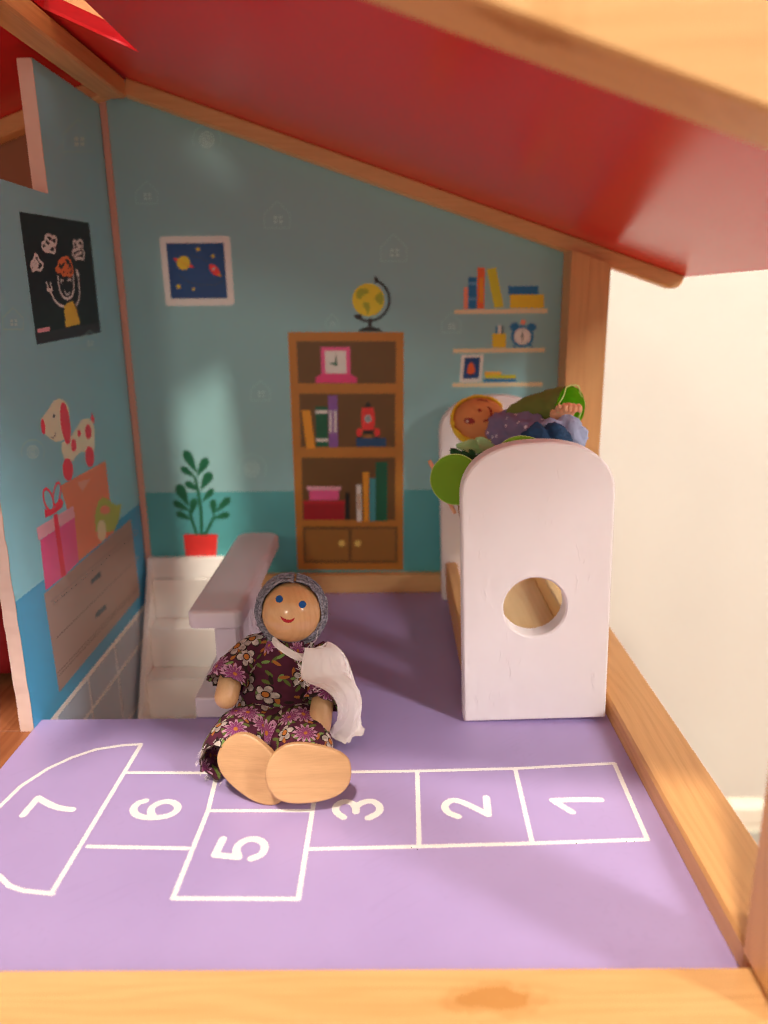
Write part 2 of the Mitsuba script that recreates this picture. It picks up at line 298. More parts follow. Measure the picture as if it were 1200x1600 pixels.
# ------------------------------------------------------------------ flat print on the walls and the floor: name, layer, [colour, stroke width or 'p' for a filled shape, millimetres on that surface]
ART_BACK = json.loads('''[["printed_picture",1,[["cream","p",[-148.1,241.8,-146.9,243.6,-103.6,243.3,-102.5,242.2,-102.3,202.0,-103.9,200.2,-146.4,200.4,-147.7,201.6]],["navy","p",[-144.1,239.4,-106.9,239.1,-106.6,204.7,-143.8,205.0]],["redprint","p",[-127.4,224.3,-127.9,224.1,-129.0,224.2,-130.6,224.5,-132.4,225.2,-134.4,226.0,-136.4,227.0,-138.0,227.9,-139.3,228.8,-140.0,229.6,-140.1,230.1,-139.6,230.3,-138.5,230.2,-137.0,229.9,-135.1,229.2,-133.1,228.4,-131.2,227.4,-129.5,226.5,-128.2,225.6,-127.5,224.8]],["yellow","p",[-129.5,227.1,-129.8,225.8,-130.5,224.6,-131.5,223.7,-132.8,223.0,-134.1,222.9,-135.5,223.1,-136.6,223.7,-137.5,224.7,-138.0,225.9,-138.1,227.3,-137.7,228.6,-137.0,229.8,-136.0,230.7,-134.8,231.3,-133.4,231.5,-132.1,231.3,-131.0,230.7,-130.1,229.7,-129.6,228.5]],["orange",0.6,[-137.5,229.5,-130.5,225.0]],["yellow","p",[-123.6,237.1,-123.1,236.1,-122.0,235.9,-122.9,235.2,-122.7,234.1,-123.8,234.6,-124.9,234.1,-124.6,235.2,-125.4,236.0,-124.2,236.1]],["yellow","p",[-114.2,232.6,-113.9,231.7,-112.9,231.6,-113.6,230.9,-113.5,230.0,-114.4,230.4,-115.3,230.0,-115.1,230.9,-115.8,231.6,-114.8,231.7]],["yellow","p",[-138.1,214.4,-137.6,213.3,-136.3,213.1,-137.3,212.2,-137.2,211.0,-138.3,211.6,-139.5,211.0,-139.2,212.3,-140.0,213.1,-138.7,213.3]],["yellow","p",[-128.5,212.0,-128.2,211.3,-127.3,211.2,-128.0,210.6,-127.9,209.8,-128.6,210.2,-129.4,209.8,-129.2,210.6,-129.7,211.2,-128.9,211.3]],["redprint","p",[-111.2,219.1,-112.0,218.8,-112.9,218.9,-114.0,219.3,-115.1,220.1,-116.0,221.1,-116.8,222.2,-117.3,223.4,-117.4,224.5,-117.3,225.4,-116.8,226.1,-116.0,226.3,-115.1,226.3,-114.0,225.8,-112.9,225.1,-112.0,224.1,-111.2,222.9,-110.7,221.7,-110.6,220.6,-110.7,219.7]],["orange","p",[-112.4,219.5,-110.4,220.8,-109.9,217.9]],["cream","p",[-113.5,223.2,-113.6,223.0,-113.7,222.8,-113.9,222.6,-114.2,222.5,-114.4,222.5,-114.7,222.5,-114.9,222.6,-115.1,222.8,-115.2,223.0,-115.2,223.3,-115.1,223.5,-115.0,223.7,-114.8,223.9,-114.6,224.0,-114.3,224.0,-114.1,224.0,-113.8,223.9,-113.7,223.7,-113.6,223.5]],["slate",0.4,[-137.2,219.6,-132.0,215.5,-123.7,213.4,-114.0,213.3,-108.9,215.9]],["slate",0.4,[-127.9,231.3,-121.1,229.9,-117.2,226.6]]]],["printed_bookcase",1,[["caramel","p",[-68.1,182.7,8.8,181.7,7.3,14.6,-68.8,15.8]],["umber","p",[-62.7,176.7,3.5,175.8,3.2,148.0,-62.6,148.9]],["umber","p",[-62.3,142.0,2.7,141.2,2.4,104.6,-62.7,105.3]],["umber","p",[-62.6,97.9,2.3,97.2,1.9,52.3,-63.6,53.0]],["umber","p",[-63.8,48.0,3.4,47.3,3.2,20.2,-64.0,20.9]],["brown","p",[-62.1,46.1,-31.1,45.8,-31.7,22.3,-62.6,22.6]],["brown","p",[-29.3,46.2,1.8,45.9,1.6,21.9,-29.9,22.2]],["sand","p",[-34.0,35.3,-34.2,34.5,-34.5,33.9,-35.1,33.3,-35.8,33.0,-36.5,32.8,-37.2,33.0,-37.9,33.3,-38.4,33.9,-38.7,34.6,-38.8,35.4,-38.7,36.1,-38.3,36.8,-37.8,37.4,-37.1,37.7,-36.4,37.8,-35.6,37.7,-35.0,37.3,-34.5,36.8,-34.1,36.1]],["sand","p",[-22.6,35.2,-22.8,34.4,-23.1,33.7,-23.6,33.2,-24.3,32.8,-25.1,32.7,-25.8,32.9,-26.4,33.2,-27.0,33.8,-27.3,34.5,-27.4,35.2,-27.2,36.0,-26.9,36.7,-26.3,37.2,-25.7,37.6,-24.9,37.7,-24.2,37.6,-23.6,37.2,-23.0,36.7,-22.7,36.0]]]],["printed_globe",2,[["lemon","p",[-3.8,202.4,-4.0,200.4,-4.6,198.4,-5.7,196.6,-7.0,195.1,-8.6,193.8,-10.5,192.8,-12.5,192.3,-14.6,192.1,-16.6,192.3,-18.6,192.9,-20.4,193.9,-22.0,195.3,-23.3,196.9,-24.2,198.7,-24.8,200.7,-24.9,202.7,-24.7,204.7,-24.0,206.7,-23.0,208.5,-21.7,210.0,-20.0,211.3,-18.2,212.2,-16.2,212.8,-14.2,212.9,-12.1,212.7,-10.2,212.1,-8.4,211.1,-6.8,209.8,-5.5,208.2,-4.5,206.4,-4.0,204.5]],["olive","p",[-22.4,207.5,-19.3,210.0,-14.5,209.5,-14.1,207.0,-17.2,205.8,-19.4,202.9,-21.9,203.8]],["olive","p",[-17.3,201.2,-14.2,200.7,-13.0,197.7,-14.8,192.7,-16.2,196.5,-18.2,199.5]],["olive","p",[-8.9,205.7,-5.8,207.7,-4.1,203.1,-5.9,198.5,-8.1,200.6,-10.2,202.8]],["black",1.6,[-9.3,214.7,-7.2,213.7,-5.2,212.3,-3.6,210.7,-2.2,208.8,-1.2,206.7,-0.7,204.5,-0.5,202.2,-0.7,199.9,-1.4,197.7,-2.4,195.6,-3.8,193.7,-5.5,192.1,-7.5,190.8,-9.7,189.8,-12.0,189.3,-14.4,189.1,-16.8,189.3,-19.1,190.0,-21.3,191.0,-23.2,192.3]],["black",2.6,[-13.4,189.7,-13.6,185.0]],["black","p",[-21.5,182.4,-19.8,184.2,-16.3,185.3,-11.0,185.2,-7.0,184.0,-5.0,182.2]],["black","p",[-10.4,217.4,-7.4,215.7,-7.9,213.2,-9.8,212.8]],["black","p",[-23.1,193.6,-20.9,193.2,-19.6,194.2,-18.4,191.0,-21.0,190.8,-23.2,191.3]]]],["printed_clock",2,[["pink","p",[-46.6,172.7,-27.0,172.5,-27.2,154.7,-46.9,154.6]],["rose","p",[-46.9,155.0,-27.4,154.7,-23.0,152.2,-23.1,148.7,-50.9,149.0,-50.8,152.6]],["cream","p",[-44.1,170.2,-29.9,170.1,-29.8,155.1,-43.9,155.3]],["forest","p",[-36.8,168.6,-35.7,161.2,-35.9,160.3,-37.3,160.3,-37.5,161.2]],["forest","p",[-41.9,162.0,-36.7,162.4,-36.2,160.5,-37.1,160.3]]]],["printed_book",2,[["orange","p",[-61.1,130.8,-55.3,130.7,-52.8,104.3,-58.9,104.4]]]],["printed_book",2,[["forest","p",[-51.8,133.2,-43.3,133.1,-43.7,105.3,-52.0,105.4]],["cream","p",[-51.9,130.5,-43.4,130.4,-43.4,128.3,-51.8,128.4]],["cream","p",[-51.9,111.1,-43.7,111.0,-43.7,108.9,-52.0,109.0]]]],["printed_book",2,[["purple","p",[-42.8,140.5,-36.5,140.4,-37.1,104.9,-43.2,105.0]],["cream","p",[-42.2,130.4,-40.7,130.3,-41.2,115.0,-42.7,115.0]],["cream","p",[-38.9,130.3,-37.4,130.3,-37.8,114.9,-39.4,115.0]]]],["printed_rocket",2,[["navyblue","p",[-24.3,111.1,-3.9,110.9,-4.0,105.1,-24.4,105.3]],["brown","p",[-18.9,113.9,-13.5,113.9,-13.5,111.0,-19.0,111.0]],["black","p",[-19.2,116.8,-12.6,116.7,-12.7,113.6,-19.3,113.7]],["black","p",[-23.9,112.9,-20.6,112.8,-20.7,111.1,-24.0,111.1]],["black","p",[-11.6,112.7,-8.3,112.7,-8.3,110.9,-11.6,111.0]],["redprint","p",[-20.1,115.1,-20.3,114.1,-20.6,113.3,-21.0,112.6,-21.6,112.2,-22.3,112.1,-22.9,112.2,-23.5,112.7,-23.9,113.3,-24.2,114.2,-24.3,115.1,-24.2,116.0,-23.9,116.9,-23.4,117.5,-22.8,117.9,-22.2,118.1,-21.5,117.9,-20.9,117.5,-20.5,116.8,-20.2,116.0]],["redprint","p",[-7.7,114.9,-7.8,114.0,-8.2,113.2,-8.6,112.5,-9.2,112.1,-9.9,111.9,-10.5,112.1,-11.1,112.5,-11.5,113.2,-11.8,114.0,-11.9,115.0,-11.8,115.9,-11.5,116.7,-11.0,117.4,-10.4,117.8,-9.8,117.9,-9.1,117.8,-8.6,117.3,-8.1,116.7,-7.8,115.8]],["redprint","p",[-19.9,132.0,-12.1,132.0,-11.2,125.1,-11.8,116.5,-20.2,116.6,-20.8,125.2]],["black","p",[-15.8,136.2,-12.9,132.1,-18.9,132.1]],["steel","p",[-13.7,124.3,-13.8,123.5,-14.2,122.8,-14.7,122.2,-15.4,121.9,-16.2,121.7,-16.9,121.9,-17.6,122.3,-18.1,122.8,-18.4,123.6,-18.5,124.4,-18.4,125.2,-18.0,125.9,-17.5,126.5,-16.8,126.9,-16.1,127.0,-15.3,126.9,-14.7,126.5,-14.1,125.9,-13.8,125.1]],["greyprint","p",[-14.6,124.3,-14.7,123.8,-14.9,123.3,-15.2,122.9,-15.7,122.7,-16.1,122.6,-16.6,122.7,-17.0,123.0,-17.4,123.3,-17.6,123.8,-17.6,124.4,-17.6,124.9,-17.3,125.4,-17.0,125.8,-16.6,126.0,-16.1,126.1,-15.6,126.0,-15.2,125.8,-14.9,125.4,-14.7,124.9]]]],["printed_box",2,[["darkred","p",[-62.3,67.2,-33.5,66.9,-33.9,52.7,-62.9,53.0]],["crimson","p",[-62.5,67.2,-33.3,66.9,-33.4,64.4,-62.7,64.7]]]],["printed_box",3,[["pink","p",[-58.1,75.6,-37.3,75.4,-37.6,67.3,-58.4,67.5]],["rosepale","p",[-59.8,77.4,-35.7,77.1,-35.8,74.4,-59.9,74.6]]]],["printed_book",2,[["black","p",[-32.9,72.7,-29.8,72.7,-30.3,52.9,-33.4,52.9]]]],["printed_book",2,[["cream","p",[-25.0,78.1,-21.7,78.1,-21.9,51.6,-25.1,51.6]],["caramel","p",[-24.0,71.2,-22.6,71.2,-22.9,60.2,-24.2,60.2]]]],["printed_book",2,[["orange","p",[-20.4,87.2,-16.1,87.2,-16.9,51.4,-20.4,51.4]]]],["printed_book",2,[["tealprint","p",[-15.7,82.6,-11.5,82.6,-12.1,51.6,-16.2,51.6]]]],["printed_book",2,[["forest","p",[-11.4,94.3,-3.0,94.2,-3.8,51.5,-12.1,51.6]]]],["printed_shelf",1,[["tan","p",[42.1,195.5,103.3,195.4,103.1,192.6,42.1,192.8]]]],["printed_shelf",1,[["tan","p",[41.5,170.4,102.8,170.2,102.7,167.5,41.6,167.6]]]],["printed_shelf",1,[["tan","p",[41.2,147.8,102.0,147.6,101.9,144.8,41.3,145.1]]]],["printed_book",2,[["salmon","p",[48.0,209.6,50.8,209.6,51.0,195.8,48.2,195.8]]]],["printed_book",2,[["bluebook","p",[50.8,215.9,56.4,215.8,56.8,195.9,51.1,196.0]],["sky","p",[51.1,212.6,56.4,212.5,56.4,211.0,51.1,211.1]],["sky","p",[51.1,202.8,56.6,202.8,56.6,201.6,51.1,201.6]]]],["printed_book",2,[["orangered","p",[56.7,221.7,61.6,221.6,61.6,195.8,56.9,195.9]],["orange","p",[58.2,215.5,60.5,215.4,60.8,199.9,58.5,199.9]]]],["printed_book",2,[["lime","p",[62.7,220.6,68.7,221.6,74.6,196.9,68.3,196.2]]]],["printed_book",2,[["bluebook","p",[77.0,210.0,96.6,209.8,96.8,204.4,77.2,204.7]]]],["printed_book",2,[["yellow","p",[78.3,204.7,100.5,204.4,100.8,195.7,78.6,196.0]]]],["printed_pencil_cup",2,[["bluebook","p",[69.4,184.5,70.7,184.5,70.9,179.7,69.5,179.8]],["cream","p",[71.2,185.5,72.9,185.5,73.1,179.7,71.4,179.7]],["slate","p",[73.3,184.9,74.5,184.8,74.7,179.7,73.4,179.7]],["yellow","p",[67.3,179.9,76.5,179.8,76.6,170.6,67.7,170.8]]]],["printed_alarm_clock",2,[["bluebook",1.2,[82.7,172.4,81.9,170.9]],["bluebook",1.2,[92.5,172.3,93.4,171.0]],["bluebook","p",[84.5,185.8,84.8,185.1,84.8,184.3,84.5,183.5,83.9,182.7,83.2,182.2,82.3,181.8,81.3,181.7,80.4,181.8,79.7,182.2,79.1,182.8,78.8,183.6,78.9,184.4,79.2,185.2,79.7,185.9,80.5,186.5,81.4,186.8,82.3,187.0,83.2,186.8,84.0,186.4]],["bluebook","p",[96.0,182.5,95.5,181.9,94.8,181.5,94.0,181.4,93.1,181.5,92.2,181.9,91.5,182.4,90.9,183.1,90.6,183.9,90.6,184.7,90.8,185.4,91.3,186.0,92.0,186.4,92.8,186.6,93.7,186.4,94.6,186.1,95.4,185.5,95.9,184.8,96.2,184.0,96.3,183.2]],["salmon","p",[89.3,187.0,89.2,186.5,89.0,186.0,88.6,185.7,88.1,185.5,87.6,185.4,87.0,185.5,86.5,185.7,86.1,186.1,85.8,186.5,85.7,187.0,85.8,187.6,86.0,188.0,86.4,188.4,86.9,188.6,87.5,188.7,88.0,188.6,88.5,188.3,88.9,188.0,89.2,187.5]],["bluebook","p",[94.8,177.8,94.7,176.2,94.2,174.6,93.4,173.3,92.2,172.1,90.8,171.3,89.2,170.8,87.6,170.6,85.9,170.8,84.3,171.4,82.8,172.3,81.6,173.4,80.6,174.8,80.0,176.4,79.8,178.0,79.9,179.6,80.4,181.1,81.3,182.5,82.4,183.6,83.8,184.4,85.4,184.9,87.1,185.1,88.7,184.9,90.3,184.3,91.8,183.5,93.0,182.3,94.0,180.9,94.6,179.4]],["cream","p",[92.9,177.8,92.8,176.6,92.5,175.4,91.8,174.4,91.0,173.5,89.9,172.9,88.8,172.5,87.5,172.4,86.2,172.5,85.0,173.0,84.0,173.6,83.0,174.5,82.3,175.6,81.9,176.7,81.7,177.9,81.8,179.2,82.2,180.3,82.8,181.3,83.7,182.2,84.7,182.8,85.9,183.2,87.1,183.3,88.4,183.2,89.6,182.8,90.7,182.1,91.6,181.2,92.3,180.2,92.7,179.0]],["slate",0.35,[91.8,177.8,92.5,177.8]],["slate",0.35,[91.2,175.7,91.9,175.3]],["slate",0.35,[89.7,174.1,90.1,173.4]],["slate",0.35,[87.5,173.5,87.5,172.8]],["slate",0.35,[85.2,174.1,84.9,173.5]],["slate",0.35,[83.5,175.7,82.9,175.4]],["slate",0.35,[82.9,177.9,82.1,177.9]],["slate",0.35,[83.4,180.1,82.7,180.5]],["slate",0.35,[85.0,181.7,84.6,182.3]],["slate",0.35,[87.2,182.2,87.1,182.9]],["slate",0.35,[89.4,181.6,89.7,182.2]],["slate",0.35,[91.1,180.0,91.7,180.3]],["slate","p",[86.5,179.1,88.0,179.1,88.3,177.6,87.5,176.8,86.4,177.6]],["slate",0.6,[87.3,177.6,87.3,174.5]],["slate",0.6,[87.3,178.1,87.3,180.7]]]],["printed_picture",2,[["cream","p",[47.2,166.3,61.9,166.4,60.9,148.5,46.1,148.1]],["navy","p",[49.4,164.5,59.7,164.6,59.0,150.7,48.2,150.5]],["orangered","p",[53.7,161.8,55.6,159.7,56.5,154.9,54.9,153.6,52.2,153.6,50.9,155.0,51.9,159.7]],["black","p",[51.7,153.4,55.7,153.4,54.9,152.5,52.3,152.5]]]],["printed_book",2,[["ochre","p",[62.9,155.2,74.1,155.0,74.1,152.8,63.0,152.9]]]],["printed_book",2,[["lime","p",[63.0,152.9,83.9,152.7,84.0,150.3,63.0,150.6]]]],["printed_book",2,[["bluebook","p",[62.3,150.6,84.0,150.3,84.1,148.1,62.3,148.4]]]],["printed_plant",2,[["redprint","p",[-149.1,43.6,-124.7,43.3,-126.8,26.8,-148.9,27.1]],["crimson","p",[-149.1,43.6,-124.7,43.3,-124.9,42.3,-149.0,42.6]],["forest",2.4,[-136.1,43.4,-135.3,59.7,-135.9,72.1,-137.5,84.4]],["forest",2.2,[-139.6,43.5,-142.2,53.5,-143.2,59.7]],["forest",2.2,[-133.4,43.4,-129.5,50.2,-126.1,56.1]],["forest","p",[-143.4,103.9,-144.3,103.1,-144.9,101.6,-144.8,99.3,-144.0,97.3,-142.3,94.7,-139.4,91.2,-136.4,87.8,-135.7,88.2,-136.4,92.8,-137.2,97.3,-138.1,100.4,-139.1,102.3,-140.8,103.7,-142.2,104.1,-143.4,103.9]],["forest","p",[-128.0,98.4,-129.1,98.7,-130.5,98.5,-132.2,97.4,-133.2,96.0,-134.3,93.5,-135.3,89.7,-136.3,85.9,-135.6,85.5,-132.6,88.1,-129.7,90.7,-127.8,92.7,-127.0,94.3,-126.8,96.2,-127.2,97.6,-128.0,98.4]],["forest","p",[-146.9,92.1,-147.2,91.3,-147.1,90.1,-146.3,88.7,-145.2,87.7,-143.2,86.7,-140.1,85.5,-137.1,84.3,-136.7,84.8,-138.7,87.4,-140.6,90.0,-142.2,91.7,-143.5,92.5,-145.1,92.9,-146.2,92.6,-146.9,92.1]],["forest","p",[-126.3,88.3,-127.4,88.7,-128.9,88.6,-130.6,87.6,-131.7,86.2,-132.7,83.7,-133.6,79.9,-134.5,76.1,-133.9,75.7,-130.8,78.1,-127.8,80.6,-125.9,82.6,-125.0,84.1,-124.9,86.1,-125.4,87.5,-126.3,88.3]],["forest","p",[-144.7,81.5,-145.1,80.7,-145.1,79.5,-144.4,78.2,-143.4,77.4,-141.6,76.6,-138.9,75.8,-136.1,75.1,-135.7,75.6,-137.4,78.0,-139.1,80.2,-140.4,81.7,-141.5,82.3,-143.0,82.5,-144.0,82.1,-144.7,81.5]],["forest","p",[-150.2,79.9,-151.3,79.0,-152.1,77.4,-152.3,75.1,-151.6,73.2,-150.0,70.7,-147.2,67.5,-144.3,64.2,-143.4,64.6,-143.7,69.2,-144.1,73.6,-144.7,76.6,-145.6,78.4,-147.3,79.8,-148.8,80.1,-150.2,79.9]],["forest","p",[-125.5,76.3,-126.2,76.7,-127.3,76.7,-128.7,76.0,-129.8,75.0,-131.0,73.1,-132.5,70.3,-133.9,67.4,-133.5,67.0,-130.8,68.7,-128.2,70.4,-126.4,71.8,-125.5,72.9,-124.9,74.5,-125.0,75.6,-125.5,76.3]],["forest","p",[-154.3,67.5,-154.6,66.5,-154.4,65.3,-153.4,63.9,-152.1,63.0,-149.8,62.0,-146.4,61.0,-142.9,60.1,-142.6,60.6,-145.0,63.2,-147.4,65.8,-149.3,67.4,-150.7,68.2,-152.4,68.4,-153.6,68.1,-154.3,67.5]],["forest","p",[-138.9,69.9,-139.9,69.9,-141.1,69.3,-142.2,68.0,-142.7,66.5,-143.0,64.2,-142.9,60.8,-142.8,57.5,-142.1,57.3,-140.2,60.2,-138.4,63.1,-137.3,65.3,-137.0,66.8,-137.3,68.5,-138.0,69.4,-138.9,69.9]],["forest","p",[-152.8,59.6,-153.0,58.7,-152.8,57.6,-152.0,56.3,-150.8,55.6,-148.8,55.0,-145.8,54.4,-142.9,53.9,-142.6,54.4,-144.6,56.6,-146.7,58.7,-148.3,60.0,-149.6,60.6,-151.1,60.7,-152.1,60.2,-152.8,59.6]],["forest","p",[-126.3,68.9,-127.1,68.6,-128.0,67.8,-128.7,66.3,-128.8,64.8,-128.4,62.6,-127.6,59.6,-126.6,56.6,-126.0,56.6,-125.1,59.8,-124.2,62.9,-123.8,65.1,-123.9,66.6,-124.5,68.0,-125.4,68.7,-126.3,68.9]],["forest","p",[-114.1,69.9,-114.9,70.4,-116.2,70.4,-118.0,69.6,-119.4,68.4,-121.1,66.2,-123.3,62.9,-125.5,59.5,-125.1,59.0,-121.6,61.0,-118.2,63.0,-115.9,64.6,-114.7,65.9,-113.8,67.7,-113.7,69.0,-114.1,69.9]],["forest","p",[-115.2,58.0,-115.6,58.7,-116.4,59.4,-118.0,59.7,-119.5,59.4,-121.6,58.4,-124.5,56.8,-127.4,55.1,-127.2,54.6,-124.0,54.4,-120.9,54.4,-118.6,54.6,-117.2,55.0,-115.8,56.0,-115.2,57.1,-115.2,58.0]]]],["printed_swirl",1,[["ghost",0.7,[-108.8,299.9,-109.3,298.2,-110.5,296.8,-112.1,296.0,-114.0,295.8,-115.7,296.4,-116.9,297.6,-117.5,299.2,-117.4,300.9,-116.5,302.5,-115.1,303.6,-113.3,304.2,-111.5,304.0,-110.0,303.1,-109.0,301.6,-108.8,299.9]],["ghost",0.7,[-110.5,299.9,-110.8,298.9,-111.5,298.0,-112.5,297.5,-113.7,297.4,-114.7,297.7,-115.5,298.5,-115.9,299.5,-115.8,300.6,-115.3,301.5,-114.4,302.3,-113.3,302.6,-112.2,302.4,-111.2,301.9,-110.6,301.0,-110.5,299.9]],["ghost",0.7,[-111.9,300.0,-112.0,299.5,-112.4,299.0,-112.9,298.8,-113.4,298.7,-113.9,298.9,-114.3,299.3,-114.5,299.7,-114.5,300.3,-114.2,300.7,-113.8,301.1,-113.2,301.2,-112.7,301.2,-112.2,300.9,-111.9,300.5,-111.9,300.0]],["ghostdim",0.7,[-121.7,297.2,-122.0,299.4,-121.7,301.6,-120.9,303.6,-119.5,305.5,-117.7,306.9,-115.6,307.9,-113.3,308.3,-111.0,308.2,-108.9,307.5,-107.1,306.3,-105.6,304.7,-104.7,302.7,-104.4,300.6,-104.6,298.4,-105.5,296.3]]]],["printed_swirl",1,[["ghost",0.7,[-92.4,90.1,-92.9,88.0,-94.2,86.2,-96.0,85.1,-98.1,84.9,-100.0,85.6,-101.4,87.1,-102.1,89.1,-102.0,91.3,-101.0,93.3,-99.4,94.7,-97.5,95.4,-95.5,95.1,-93.8,94.0,-92.7,92.2,-92.4,90.1]],["ghost",0.7,[-94.2,90.1,-94.6,88.8,-95.4,87.7,-96.5,87.1,-97.8,86.9,-99.0,87.4,-99.8,88.3,-100.3,89.5,-100.2,90.9,-99.6,92.1,-98.6,93.0,-97.4,93.4,-96.1,93.2,-95.1,92.6,-94.4,91.5,-94.2,90.1]],["ghost",0.7,[-95.8,90.1,-96.0,89.5,-96.4,89.0,-96.9,88.7,-97.5,88.6,-98.1,88.8,-98.5,89.3,-98.7,89.9,-98.7,90.5,-98.4,91.1,-97.9,91.5,-97.3,91.7,-96.7,91.7,-96.2,91.3,-95.9,90.8,-95.8,90.1]],["ghostdim",0.7,[-106.7,86.7,-107.1,89.4,-106.8,92.1,-105.9,94.7,-104.4,97.0,-102.4,98.8,-100.0,100.0,-97.5,100.6,-95.0,100.4,-92.6,99.6,-90.5,98.1,-88.9,96.1,-87.9,93.6,-87.4,91.0,-87.7,88.2,-88.6,85.6]]]],["printed_house",1,[["ghostdim",0.7,[-161.3,263.4,-160.6,270.4,-153.0,276.7,-146.7,270.2,-147.4,263.2,-161.3,263.4]],["ghost","p",[-155.5,269.4,-153.7,269.4,-153.9,267.8,-155.6,267.9]],["ghost","p",[-155.7,267.1,-153.9,267.1,-154.1,265.6,-155.8,265.6]],["ghost","p",[-152.7,269.4,-151.0,269.3,-151.1,267.8,-152.8,267.8]],["ghost","p",[-152.9,267.1,-151.2,267.1,-151.3,265.5,-153.1,265.6]]]],["printed_house",1,[["ghostdim",0.7,[-80.1,247.8,-79.7,256.2,-71.1,263.7,-63.3,256.0,-63.7,247.6,-80.1,247.8]],["ghost","p",[-73.6,255.0,-71.5,255.0,-71.6,253.1,-73.7,253.2]],["ghost","p",[-73.7,252.3,-71.7,252.3,-71.8,250.4,-73.8,250.5]],["ghost","p",[-70.3,254.9,-68.3,254.9,-68.4,253.1,-70.4,253.1]],["ghost","p",[-70.4,252.3,-68.4,252.2,-68.5,250.4,-70.5,250.4]]]],["printed_house",1,[["ghostdim",0.7,[-95.3,137.9,-94.9,145.0,-88.0,151.3,-81.9,144.8,-82.3,137.7,-95.3,137.9]],["ghost","p",[-90.1,143.9,-88.4,143.9,-88.5,142.4,-90.2,142.4]],["ghost","p",[-90.2,141.7,-88.6,141.7,-88.7,140.1,-90.3,140.1]],["ghost","p",[-87.5,143.9,-85.8,143.9,-85.9,142.3,-87.5,142.4]],["ghost","p",[-87.6,141.6,-86.0,141.6,-86.0,140.1,-87.7,140.1]]]],["printed_house",1,[["ghostdim",0.7,[33.8,181.0,33.8,187.8,40.0,193.9,46.4,187.7,46.5,180.9,33.8,181.0]],["ghost","p",[38.5,186.8,40.1,186.8,40.1,185.3,38.5,185.4]],["ghost","p",[38.5,184.7,40.1,184.7,40.1,183.2,38.5,183.2]],["ghost","p",[41.0,186.8,42.6,186.8,42.6,185.3,41.1,185.3]],["ghost","p",[41.1,184.7,42.7,184.6,42.7,183.2,41.1,183.2]]]],["printed_house",1,[["ghostdim",0.7,[-42.8,185.1,-42.7,189.6,-38.3,193.7,-34.2,189.5,-34.4,185.0,-42.8,185.1]],["ghost","p",[-39.5,189.0,-38.5,189.0,-38.5,188.0,-39.6,188.0]],["ghost","p",[-39.6,187.6,-38.5,187.5,-38.5,186.6,-39.6,186.6]],["ghost","p",[-37.8,189.0,-36.8,189.0,-36.8,188.0,-37.9,188.0]],["ghost","p",[-37.9,187.5,-36.8,187.5,-36.8,186.5,-37.9,186.5]]]],["printed_house",1,[["ghostdim",0.7,[-5.8,226.5,-5.7,235.1,2.6,242.8,10.8,234.9,10.8,226.3,-5.8,226.5]],["ghost","p",[0.5,233.9,2.5,233.8,2.5,232.0,0.5,232.0]],["ghost","p",[0.5,231.1,2.5,231.1,2.5,229.2,0.4,229.3]],["ghost","p",[3.8,233.8,5.8,233.8,5.8,231.9,3.8,232.0]],["ghost","p",[3.8,231.1,5.8,231.1,5.8,229.2,3.7,229.2]]]]]''')
